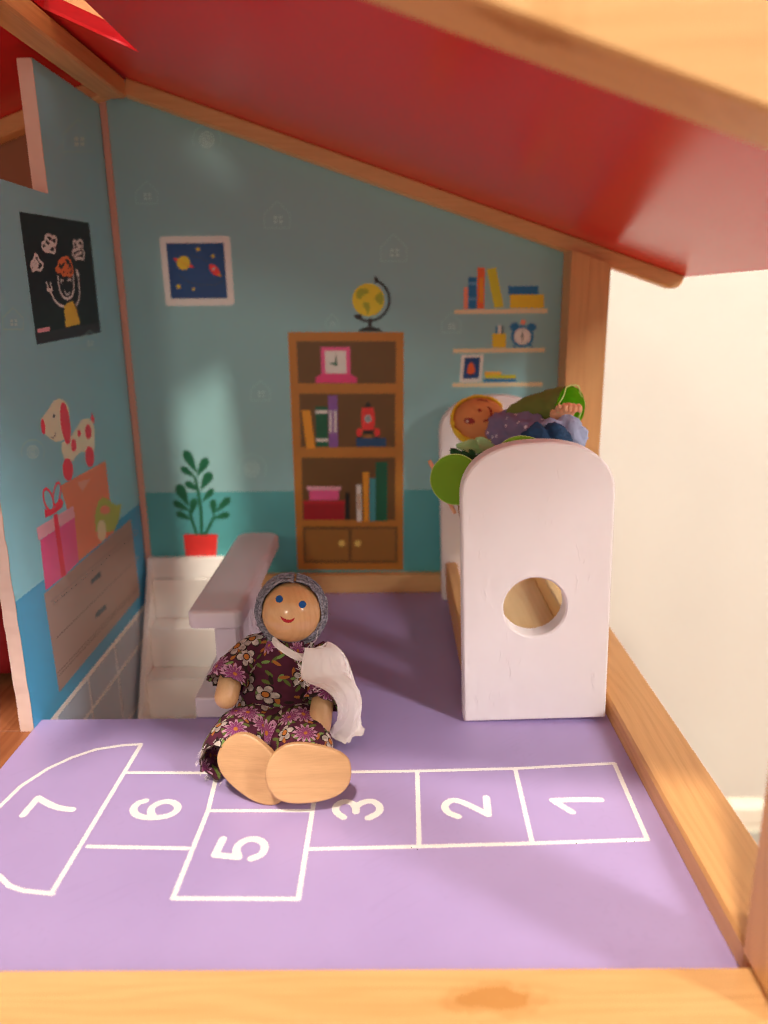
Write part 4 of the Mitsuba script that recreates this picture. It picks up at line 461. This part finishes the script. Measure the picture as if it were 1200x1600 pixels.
for _ in range(15):       # clusters of raised paint over the wood grain
    cx, cz = rr.uniform(.037, .102), rr.uniform(.006, .131)
    for _ in range(rr.integers(2, 5)):
        x, z, L_ = cx + rr.normal(0, .0032), cz + rr.normal(0, .0045), rr.uniform(.0012, .0042)
        if not (.0362 < x < .1028 and .005 < z < .132 - max(0, abs(x - .0695) - .018) * 1.2) or math.hypot(x - .0682, z - .0595) < .0185: continue
        V = np.array(s0.vertices) * [rr.uniform(.00016, .00034), rr.uniform(.00009, .00017), L_]
        V[:, 0] += .0005 * np.sin(V[:, 2] * 700 + x * 9e3); ridges.append(trimesh.Trimesh(V + [x, .33395, z], s0.faces, process=False))
bed('footboard__paint_ridge', trimesh.util.concatenate(ridges), 'bed_paint', smooth=True); labels[BED + '__footboard__paint_ridge'] = dict(kind='stuff')
bed('headboard', arched(.034, .1050, .1405, .026, .4925, .5030), 'bed_paint', smooth=35)
bed('side_rail', box(.0365, .0445, .3447, .4923, .006, .0285, .001), 'pine_y')
bed('side_rail', box(.0965, .1025, .3447, .4923, .006, .0285, .001), 'birch')
bed('base_board', box(.0447, .0963, .3447, .4923, .010, .0165, .0008), 'birch')

# ------------------------------------------------------------------ seated wooden doll
D = 'wooden_doll'
tag(D, 'seated wooden doll with grey hair, flowered burgundy clothes and big bare feet', 'doll')
putl(D + '__tunic', loft([(-.0585, .3235, .004), (-.0570, .3245, .018), (-.0530, .3255, .034), (-.0490, .3260, .046), (-.0475, .3260, .0535)],
     [(.0195, .0135), (.0190, .0140), (.0185, .0130), (.0148, .0100), (.0085, .0075)], seg=72, n=60, amp=.0011, freq=120, seed=4, cap1=True, power=2.3), 'floral')
putl(D + '__sleeve', loft([(-.0590, .3265, .0485), (-.0660, .3225, .0455), (-.0722, .3160, .0410), (-.0756, .3090, .0357)],
     [(.0050, .0055), (.0068, .0066), (.0078, .0076), (.0094, .0090)], seg=48, n=40, amp=.0013, freq=190, seed=8, inner=.0007, ragged=.0009), 'floral')
putl(D + '__sleeve', loft([(-.0365, .3280, .0450), (-.0330, .3230, .0385), (-.0318, .3155, .0325), (-.0331, .3070, .0262)],
     [(.0040, .0045), (.0058, .0056), (.0070, .0068), (.0090, .0084)], seg=48, n=40, amp=.0013, freq=190, seed=15, inner=.0007, ragged=.0009), 'floral')
HD = nrm([.13, -.915, .38]); HR = nrm(np.cross(HD, [0, 0, 1])) * -1; HU = np.cross(HR, HD) * -1
HU = HU if HU[2] > 0 else -HU
HR = np.cross(HU, HD); HR = HR if HR[0] > 0 else -HR
HC, RH = np.array([-.0470, .3250, .0635]), .01375
put(D + '__head', ball(HC, RH, sub=5), 'head_wood', smooth=True)
def on_head(u, v, h=.0): # u right, v up on the face, in head radii
    return HC + (RH + h) * (u * HR + v * HU + math.sqrt(max(0, 1 - u * u - v * v)) * HD)
def face_patch(poly, h):
    q = Polygon(poly).segmentize(.03)
    v, f = trimesh.creation.triangulate_polygon(q, engine='earcut')
    return np.array([on_head(a, b, h) for a, b in v]), np.array(f)
def disc(u, v, r, n=28): return [(u + r * math.cos(t), v + r * math.sin(t)) for t in np.arange(n) * 2 * math.pi / n]
for u, v in ((-.37, .44), (.36, .22)):
    put(D + '__eye', face_patch(disc(u, v, .118), .00018), 'eye_blue', smooth=True)
ml = LineString([(-.345, -.12), (-.26, -.225), (-.13, -.285), (.0, -.265), (.085, -.19)])
pts = np.array(spline(np.c_[np.array(ml.coords), np.zeros(5)], 24))[:, :2]
wd = .012 + .040 * np.sin(np.linspace(0, math.pi, 24)); nn = np.gradient(pts, axis=0); nn = np.c_[-nn[:, 1], nn[:, 0]] / np.linalg.norm(nn, axis=1)[:, None]
put(D + '__mouth', face_patch(np.vstack([pts + nn * wd[:, None], (pts - nn * wd[:, None])[::-1]]), .00015), 'mouth_red', smooth=True)
# wool hair: strands from the middle parting round both sides of the head
rng = np.random.default_rng(5); tilt = math.radians(9)
strands = [ball(HC - HD * .0022, .01435, sub=3)]
for side in (-1, 1):
    for j in range(56):
        a0 = math.radians(60 + j * 2.05 + rng.normal(0, .6)); P = []
        top = math.radians(155) if j > 8 else math.radians(132 + 2.5 * j)
        for q in np.linspace(0, 1, 16):
            phi = tilt + side * (math.radians(2) + q * top)
            al = a0 + math.radians((20 if side < 0 else 17) * q**1.1 * max(0, 1 - j / 33))
            r = .01405 + .0013 * min(1, j / 11) + .0007 * math.sin(q * math.pi) + .00035 * math.sin(q * 9 + j * 1.7) + rng.normal(0, .0003) + .0019 * math.exp(-(phi / .95)**2)
            d = math.cos(al) * HD + math.sin(al) * (math.sin(phi) * HR + math.cos(phi) * HU)
            P.append(HC + r * d)
        strands.append(tube(P, [.0004, .00050, .00048, .0004], 6))
put(D + '__hair', trimesh.util.concatenate(strands), 'wool_grey', smooth=True)
fuzz = []
for j in range(60):
    al, phi = math.radians(rng.uniform(62, 110)), rng.uniform(-2.3, 2.3)
    d = math.cos(al) * HD + math.sin(al) * (math.sin(phi) * HR + math.cos(phi) * HU); t = np.cross(d, HD)
    p = HC + .0158 * d; fuzz.append(tube([p - t * .0012, p + d * .0009, p + t * .0014 + d * rng.uniform(.0006, .0022)], .00007, 3, 6))
put(D + '__hair__loose_thread', trimesh.util.concatenate(fuzz), 'wool_grey'); labels[D + '__hair__loose_thread'] = dict(kind='stuff')
put(D + '__neck', chain(np.array([[-.0474, .3258, .0500], [-.0471, .3254, .0560]]), [.006, .006]), 'hand_wood', smooth=True)
# wooden hands: turned pegs with a rounded end and a faint ring
def peg(key, top, end, r):
    d = nrm(np.array(end) - top); e = np.array(end) - d * r * .9
    put(key, taubin(chain(np.array([top, (np.array(top) + e) / 2, e]), [r * .80, r * .97, r * .98]), .0007, 8), 'hand_wood', smooth=True)
peg(D + '__hand', (-.0735, .3150, .0405), (-.0762, .3035, .0268), .0055)
peg(D + '__hand', (-.0318, .3135, .0320), (-.0345, .3005, .0135), .0054)
# trousers
putl(D + '__trouser_leg', loft([(-.0530, .3220, .0100), (-.0630, .3130, .0125), (-.0690, .3000, .0135), (-.0705, .2855, .0115)],
     [(.0110, .0100), (.0135, .0112), (.0130, .0112), (.0135, .0112)], ref=(1, 0, 0), seg=64, n=60, amp=.0016, freq=130, seed=21, inner=.0008, ragged=.0022), 'floral')
putl(D + '__trouser_leg', loft([(-.0560, .3220, .0095), (-.0470, .3130, .0120), (-.0420, .3000, .0125), (-.0385, .2850, .0110)],
     [(.0110, .0095), (.0140, .0110), (.0135, .0108), (.0120, .0100)], ref=(1, 0, 0), seg=64, n=60, amp=.0015, freq=130, seed=33, inner=.0008, ragged=.0012), 'floral')
putl(D + '__trousers', loft([(-.0545, .3225, .0070), (-.0550, .3140, .0105), (-.0555, .3040, .0110), (-.0550, .2960, .0090)], [(.0160, .0080), (.0180, .0115), (.0165, .0105), (.0110, .0070)], ref=(1, 0, 0), seg=64, n=40, amp=.0016, freq=120, seed=44, cap1=True), 'floral')
for p, q in (((-.0690, .2990, .0125), (-.0605, .2815, .0122)), ((-.0400, .2980, .0120), (-.0357, .2765, .0135))):
    put(D + '__ankle', chain(np.array([p, q]), [.004, .004]), 'maple', smooth=True)
def foot(key, outline, o, nrmv, right, thick):
    z = nrm(nrmv); x = nrm(np.array(right) - z * (np.array(right) @ z)); y = np.cross(z, x)
    n = len(outline); t = np.linspace(0, 1, n + 1)
    from scipy.interpolate import CubicSpline
    cs = CubicSpline(t, np.vstack([outline, outline[:1]]), bc_type='periodic'); P = Polygon(cs(np.linspace(0, 1, 96, endpoint=False)))
    pts = []
    for d, k in ((0, .0007), (-.0003, .0002), (-.0008, 0), (-thick + .0008, 0), (-thick + .0003, .0002), (-thick, .0007)):
        pts += [np.array(o) + x * a + y * b + z * d for a, b in (P.buffer(-k) if k else P).exterior.coords]
    put(key, hull(pts), 'maple', smooth=35)
k = .0000612
out = np.array([(505, 520), (500, 430), (540, 345), (620, 285), (720, 270), (840, 287), (960, 322), (1040, 375), (1066, 445), (1052, 540), (985, 612), (870, 650), (740, 662), (620, 648), (545, 598)], float)
out = (out - [782, 466]) * k * [1, -1]
foot(D + '__foot', out, (-.0352, .2685, .0167), (.08, -.93, .34), (1, 0, 0), .0042)
a_ = math.radians(-40); o2 = np.array([(.0172 * np.sign(math.cos(q)) * abs(math.cos(q))**.85 * (1 + .0 * math.sin(q)), .0100 * np.sign(math.sin(q)) * abs(math.sin(q))**.85 * (1.08 - .14 * math.cos(q))) for q in np.arange(16) * 2 * math.pi / 16])
o2 = o2 @ np.array([[math.cos(a_), math.sin(a_)], [-math.sin(a_), math.cos(a_)]])
foot(D + '__foot', o2, (-.0592, .2762, .0130), (-.12, -.92, .36), (1, 0, 0), .0045)
# white cloth bag hanging from the shoulder
BAG = [[[-0.0398, 0.3105, 0.0524], [-0.0307, 0.324, 0.0491]], [[-0.0411, 0.3065, 0.0456], [-0.0232, 0.325, 0.0421]], [[-0.0407, 0.304, 0.0407], [-0.0202, 0.326, 0.0336]], [[-0.0338, 0.3015, 0.0379], [-0.0183, 0.326, 0.0256]], [[-0.0276, 0.3005, 0.0343], [-0.0169, 0.325, 0.0187]], [[-0.0251, 0.302, 0.0272], [-0.0163, 0.323, 0.012]], [[-0.0269, 0.306, 0.0171], [-0.0157, 0.321, 0.0081]], [[-0.0316, 0.311, 0.0075], [-0.015, 0.318, 0.0061]]]
rows, uvr, n = [], [], 64
bagS = [spline([r[k_] for r in BAG], 56) for k_ in (0, 1)]
for i in range(56):
    p, q = bagS[0][i], bagS[1][i]; u = i / 55
    ch = q - p; out_ = nrm(np.cross(ch, [0, .25, -1])); out_ = -out_ if out_[1] > 0 else out_
    row = []
    for j in range(n + 1):
        t = j / n; f_ = t * 2 if t < .5 else 2 - t * 2; sgn = 1 if t < .5 else -1
        bul = math.sin(math.pi * f_) * (.0042 + .0010 * u) * (1 if sgn > 0 else -.55) * sgn
        fold = ((.0004 + .0013 * u) * math.copysign(abs(math.sin(f_ * 13 + u * 2.6 - 1))**.7, math.sin(f_ * 13 + u * 2.6 - 1)) + .0006 * math.sin(f_ * 7 - u * 6)) * math.sin(math.pi * f_)
        rn = meshkit.noise(np.array([f_ * 5.5 + u * 1.2 + 3, u * 1.7, sgn * 4.0]), 9); crease = .0024 * (1 - abs(2 * rn - 1))**5 * min(1, 4 * f_ * (1 - f_) + .2) * min(1, u * 4)
        P_ = p + ch * f_ + out_ * (bul + fold - crease)
        P_ = P_ + out_ * .0009 * (meshkit.fbm(np.array(P_) * 420, 4, 2) - .5)
        if u > .96: P_ = P_ + np.array([.0012 * (f_ - .3), -.0014 * sgn, 0]) * (u - .96) / .04
        row.append(P_); uvr.append((f_ * .02, u * .05))
    rows.append(row)
V = np.array(rows).reshape(-1, 3); w = n + 1
F = np.array([(i * w + j, i * w + j + 1, (i + 1) * w + j + 1, (i + 1) * w + j) for i in range(55) for j in range(n)]); F = np.vstack([F[:, [0, 1, 2]], F[:, [0, 2, 3]]])
putl(D + '__bag', (trimesh.Trimesh(V, F, process=False), np.array(uvr)), 'white_cloth'); tag(D + '__bag', 'white cloth shoulder bag with frayed edge')
sp = spline([(-.0575, .3265, .0522), (-.0552, .3195, .0528), (-.0520, .3140, .0520), (-.0480, .3120, .0500), (-.0440, .3108, .0482), (-.0400, .3115, .0474)], 30)
tt = np.gradient(sp, axis=0); V, UV = [], []
for i, (p, t) in enumerate(zip(sp, tt)):
    t = nrm(t); o_ = nrm(np.array([p[0] + .047, p[1] - .327, .004])); s_ = nrm(np.cross(t, o_))
    for a_, b_ in ((-.0017, 0), (-.0016, .0004), (0, .0006), (.0016, .0004), (.0017, 0), (0, -.0003)):
        V.append(p + s_ * a_ + o_ * b_); UV.append((a_ + .02, i * .0008))
F = np.array([(i * 6 + j, i * 6 + (j + 1) % 6, (i + 1) * 6 + (j + 1) % 6, (i + 1) * 6 + j) for i in range(29) for j in range(6)]); F = np.vstack([F[:, [0, 1, 2]], F[:, [0, 2, 3]]])
putl(D + '__bag__strap', (trimesh.Trimesh(np.array(V), F, process=False), np.array(UV)), 'white_cloth')
th = [[(-.0334, .309, .0614), (-.0340, .3085, .0580), (-.0344, .309, .0568), (-.0373, .309, .0543), (-.0385, .309, .0518)], [(-.0409, .309, .0437), (-.0423, .3085, .045), (-.0433, .309, .0472)], [(-.0411, .309, .0393), (-.0424, .3085, .0406), (-.0439, .309, .0409)],
      [(-.0411, .309, .0387), (-.0432, .3085, .0362), (-.0453, .309, .034)], [(-.0404, .309, .0475), (-.0415, .3085, .0485), (-.0427, .309, .0475)], [(-.041, .3095, .041), (-.0425, .309, .0423), (-.0442, .309, .0430)]]
th += [[(x0, .3005, .014), (x0 + dx, .299, .008), (x0 + dx * 1.6, .2985, .003)] for x0, dx in ((-.0345, .001), (-.0320, -.001))]
for j in range(16):
    p = spline([r[0] for r in BAG], 60)[int(rng.integers(0, 26))] + [0, -.0006, 0]; th.append([p, p + [-.0006, -.0004, rng.normal(0, .0005)], p + [-rng.uniform(.0008, .002), -.0003, rng.normal(0, .0012)]])
put(D + '__bag__thread', trimesh.util.concatenate([tube(q, .00013, 4, 14) for q in th]), 'thread_white'); labels[D + '__bag__thread'] = dict(kind='stuff')
hem = []
for j in range(46):
    a_ = rng.uniform(0, 6.28); p = np.array([-.0708 + .0135 * math.cos(a_), .2848, .0115 + .0112 * math.sin(a_)])
    hem.append(tube([p + [0, .001, 0], p + [.0006 * math.cos(a_) - .0002, -.001, 0], p + [.0007 * math.cos(a_) - .0003, -rng.uniform(.0004, .0015), rng.normal(-.0003, .0004)]], .0001, 3, 6))
put(D + '__trouser_leg__thread', trimesh.util.concatenate(hem), 'thread_white'); labels[D + '__trouser_leg__thread'] = dict(kind='stuff')

# ------------------------------------------------------------------ soft doll lying in the bed
Q = 'lying_doll'
tag(Q, 'soft doll with yellow hair and green felt leaves lying in the toy bed', 'doll')
fc, fr_, fu = nrm([-.10, -.80, .50]), None, None          # the face looks up and towards the foot end; its crown points to the left
fu = nrm(np.array([-.90, .10, .30]) - fc * (np.array([-.90, .10, .30]) @ fc)); fr_ = np.cross(fc, fu)
C0 = np.array([.0530, .4510, .1315])
hm = ball((0, 0, 0), 1, sub=5); v = np.array(hm.vertices)
v = v * [.0138, .0160, .0130]; v = v[:, :1] * fr_ + v[:, 1:2] * fu + v[:, 2:3] * fc + C0
put(Q + '__head', trimesh.Trimesh(v, hm.faces, process=False), 'soft_skin', smooth=True)
def qhead(u, w_, h=.0003):
    d = np.array([u, w_, math.sqrt(max(0, 1 - u * u - w_ * w_))]); return C0 + d[0] * (.0138 + h) * fr_ + d[1] * (.0160 + h) * fu + d[2] * (.0130 + h) * fc
def qpatch(poly, h=.0003):
    v_, f_ = trimesh.creation.triangulate_polygon(Polygon(poly).buffer(0).segmentize(.03), engine='earcut'); return np.array([qhead(a, b, h) for a, b in v_]), np.array(f_)
def qline(P, w_): return np.array(LineString(spline(np.c_[np.array(P, float), np.zeros(len(P))], 16)[:, :2]).buffer(w_).exterior.coords)
put(Q + '__mouth', qpatch(qline([(-.34, -.20), (-.15, -.36), (.12, -.36), (.30, -.22)], .035)), 'feature_red', smooth=True)
put(Q + '__nose', qpatch(disc(-.08, .05, .07)), 'feature_red', smooth=True)
for u, w_ in ((.42, .30),):
    put(Q + '__eye', qpatch([(u + .12 * math.cos(t), w_ + .2 * math.sin(t)) for t in np.arange(20) * .314]), 'feature_red', smooth=True)
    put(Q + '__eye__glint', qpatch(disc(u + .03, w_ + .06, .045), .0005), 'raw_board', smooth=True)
put(Q + '__brow', qpatch(qline([(-.68, -.10), (-.66, .1), (-.60, .26)], .03)), 'feature_red', smooth=True)
hs = [ball(C0 - fc * .0030 + fu * .0010, (.0147), sub=3)]
for j in range(90):
    al0 = math.radians(rng.uniform(72, 125)); ph0 = rng.uniform(-2.4, 2.4); P = []
    for q_ in np.linspace(0, 1, 8):
        al, ph = al0 + .12 * math.sin(q_ * 5 + j), ph0 + q_ * .8
        d = np.array([math.sin(al) * math.sin(ph), math.sin(al) * math.cos(ph), math.cos(al)])
        P.append(C0 + d[0] * .0152 * fr_ + d[1] * .0175 * fu + d[2] * .0140 * fc)
    hs.append(tube(P, [.0006, .0010, .0005], 5))
put(Q + '__hair', trimesh.util.concatenate(hs), 'yellow_hair', smooth=True)
putl(Q + '__bodice', loft([(.0600, .4470, .1270), (.0690, .4320, .1295), (.0765, .4150, .1285), (.0840, .3960, .1265)], [(.0070, .0075), (.0115, .0125), (.0125, .0125), (.0115, .0120)], ref=(0, 0, 1), seg=72, n=60, amp=.0034, freq=190, seed=3, cap1=True, folds=.12), 'dress_lilac')
putl(Q + '__skirt', loft([(.0700, .4750, .0700), (.0700, .4400, .0860), (.0720, .4000, .0990), (.0740, .3700, .1010), (.0750, .3520, .1000)], [(.0170, .0200), (.0230, .0260), (.0230, .0240), (.0210, .0200), (.0150, .0140)], ref=(1, 0, 0), seg=48, n=40, amp=.0022, freq=90, seed=9, cap1=True), 'denim_navy')
putl(Q + '__sleeve', loft([(.0690, .4330, .1375), (.0775, .4230, .1420), (.0850, .4120, .1450), (.0935, .3985, .1468)], [(.0050, .0050), (.0078, .0072), (.0092, .0088), (.0108, .0100)], ref=(0, 0, 1), seg=48, n=36, amp=.0011, freq=170, seed=12, ragged=.0010), 'sleeve_olive')
putl(Q + '__sleeve__lining', loft([(.0850, .4120, .1450), (.0905, .4035, .1462), (.0940, .3978, .1469)], [(.0075, .0070), (.0092, .0085), (.0106, .0098)], ref=(0, 0, 1), seg=48, n=24, amp=.0009, freq=170, seed=12, cap0=True), 'green_bright')
hem = []
for q_ in np.linspace(0, 2 * math.pi, 60):
    hem.append((.0940 + .0008 * math.sin(q_ * 5), .3975, .1469) + np.array([.0103 * math.sin(q_) * .75, .0103 * math.sin(q_) * .65, .0111 * math.cos(q_)]))
put(Q + '__sleeve__hem', tube(np.array(hem), .00045, 6), 'felt_edge', smooth=True)
HO = np.array([.0032, -.0065, .0002])
hand = chain(HO + np.array([[.0835, .4030, .1430], [.0868, .3985, .1445], [.0878, .3970, .1462]]), [.0040, .0043, .0036])
for k_ in range(4):
    b0 = HO + np.array([.0848 + .0023 * k_, .3958 - .0004 * k_, .1482 - .0001 * k_]); L_ = (.0022, .0027, .0026, .0020)[k_]
    hand = hand + chain(np.array([b0 + [0, .0012, -.0016], b0 + [.0003, -.0004, L_ * .2], b0 + [.0008, -.0022, -.0002], b0 + [.0006, -.0026, -.0018]]), [.00135, .00125, .0012, .0011])
hand = hand + chain(HO + np.array([[.0835, .3990, .1452], [.0822, .3965, .1470], [.0826, .3948, .1480]]), [.0017, .0014, .0012])
put(Q + '__hand', taubin(hand, .0005, 6), 'peach_skin', smooth=True)
# bent legs in denim: a pale turned-up cuff and a navy knee in front of it
def grid(rows, w):
    V = np.array(rows).reshape(-1, 3); h_ = len(rows)
    F = np.array([(i * w + j, i * w + j + 1, (i + 1) * w + j + 1, (i + 1) * w + j) for i in range(h_ - 1) for j in range(w - 1)]); return trimesh.Trimesh(V, np.vstack([F[:, [0, 1, 2]], F[:, [0, 2, 3]]]), process=False)
def lump(c, r, amp, freq, seed):
    m = ball(c, r, sub=5); n_ = np.array(m.vertex_normals); w_ = meshkit.fbm(np.array(m.vertices) * freq, 3, seed) - .5
    m.vertices = np.array(m.vertices) + n_ * (w_ * 2 * amp)[:, None] - n_ * (.0030 * np.exp(-((np.array(m.vertices) - c)[:, 0] * 420 - 1.2 + (np.array(m.vertices) - c)[:, 2] * 160)**2))[:, None]
    return m
put(Q + '__trouser_cuff', lump(np.array([.0868, .3880, .1312]), np.array([.0140, .0120, .0125]), .0034, 170, 5), 'denim_pale', smooth=True)
put(Q + '__trouser_leg', lump(np.array([.0772, .3770, .1325]), np.array([.0128, .0105, .0100]), .0026, 180, 8), 'denim_navy', smooth=True)
def felt(c, n_, r, key, m='green_felt', ry=None, bend=0):
    z = nrm(n_); x = nrm(np.cross([0, 0, 1.], z)); y = np.cross(z, x); ry = ry or r
    def g(rr, off): return [np.array(c) + x * (rr * r * math.cos(t)) + y * (rr * ry * math.sin(t)) + z * (off + bend * (rr * math.cos(t))**2) for t in np.arange(49) * 2 * math.pi / 48]
    put(key, grid([g(q_, .0005) for q_ in (.0001, .25, .5, .75, .97)] + [g(1, .0002)] + [g(1, -.0002)] + [g(q_, -.0005) for q_ in (.97, .6, .0001)], 49), m, smooth=40)
    put(key + '__edge' if key in scene else key, tube(np.array(g(1.0, 0)), .0003, 5), 'felt_edge', smooth=True)
felt((.0312, .365, .1160), (-.25, -.95, .10), .0125, Q + '__leaf'); 
k1 = fresh(Q + '__leaf'); felt((.0622, .3520, .1255), (.10, -.80, .42), .0145, k1, bend=.001)
def sheet_leaf(P0_, d, up_, L_, W_, m, seed):
    d, up_ = nrm(d), nrm(up_); sd = np.cross(d, up_); rows = []
    for i in range(13):
        t = i / 12; w_ = W_ * math.sin(math.pi * min(1, .08 + t * .92))**.7
        c_ = np.array(P0_) + d * L_ * t + up_ * (.004 * math.sin(t * 3.0 + seed))
        rows.append([c_ + sd * (w_ * s_) + up_ * (.0022 * abs(s_)**1.5 + .0010 * math.sin(s_ * 5 + t * 7 + seed)) for s_ in np.linspace(-1, 1, 13)])
    put(Q + '__leaf', grid(rows, 13), m, smooth=True)
sheet_leaf((.0500, .412, .1170), (-.75, -.2, .45), (-.1, -.6, .8), .018, .0060, 'green_pale', 1)
sheet_leaf((.0440, .405, .1165), (-.8, -.1, .35), (.1, -.7, .6), .013, .0050, 'green_dark', 2)
sheet_leaf((.0540, .400, .1205), (-.9, -.3, -.1), (.0, -.6, .8), .016, .0055, 'green_dark', 3)
sheet_leaf((.0620, .405, .1215), (-.9, .2, .20), (.1, -.5, .9), .018, .0058, 'green_pale', 4)
sheet_leaf((.0400, .398, .1165), (-.5, .1, .8), (-.5, -.7, .2), .010, .0042, 'green_dark', 5)
sheet_leaf((.0560, .385, .1150), (-.9, -.1, .0), (.0, -.5, .9), .018, .0060, 'green_dark', 6)
put(Q + '__wand', tube([(.0202, .400, .1182), (.0225, .396, .1140), (.0262, .392, .1065), (.0330, .386, .0930)], [.0011, .0012, .0010], 10, 16), 'peach_skin', smooth=True)
put(Q + '__stem', tube([(.0330, .372, .1080), (.0352, .371, .0930), (.0376, .370, .0800)], .0010, 8, 10), 'brown_board', smooth=True)
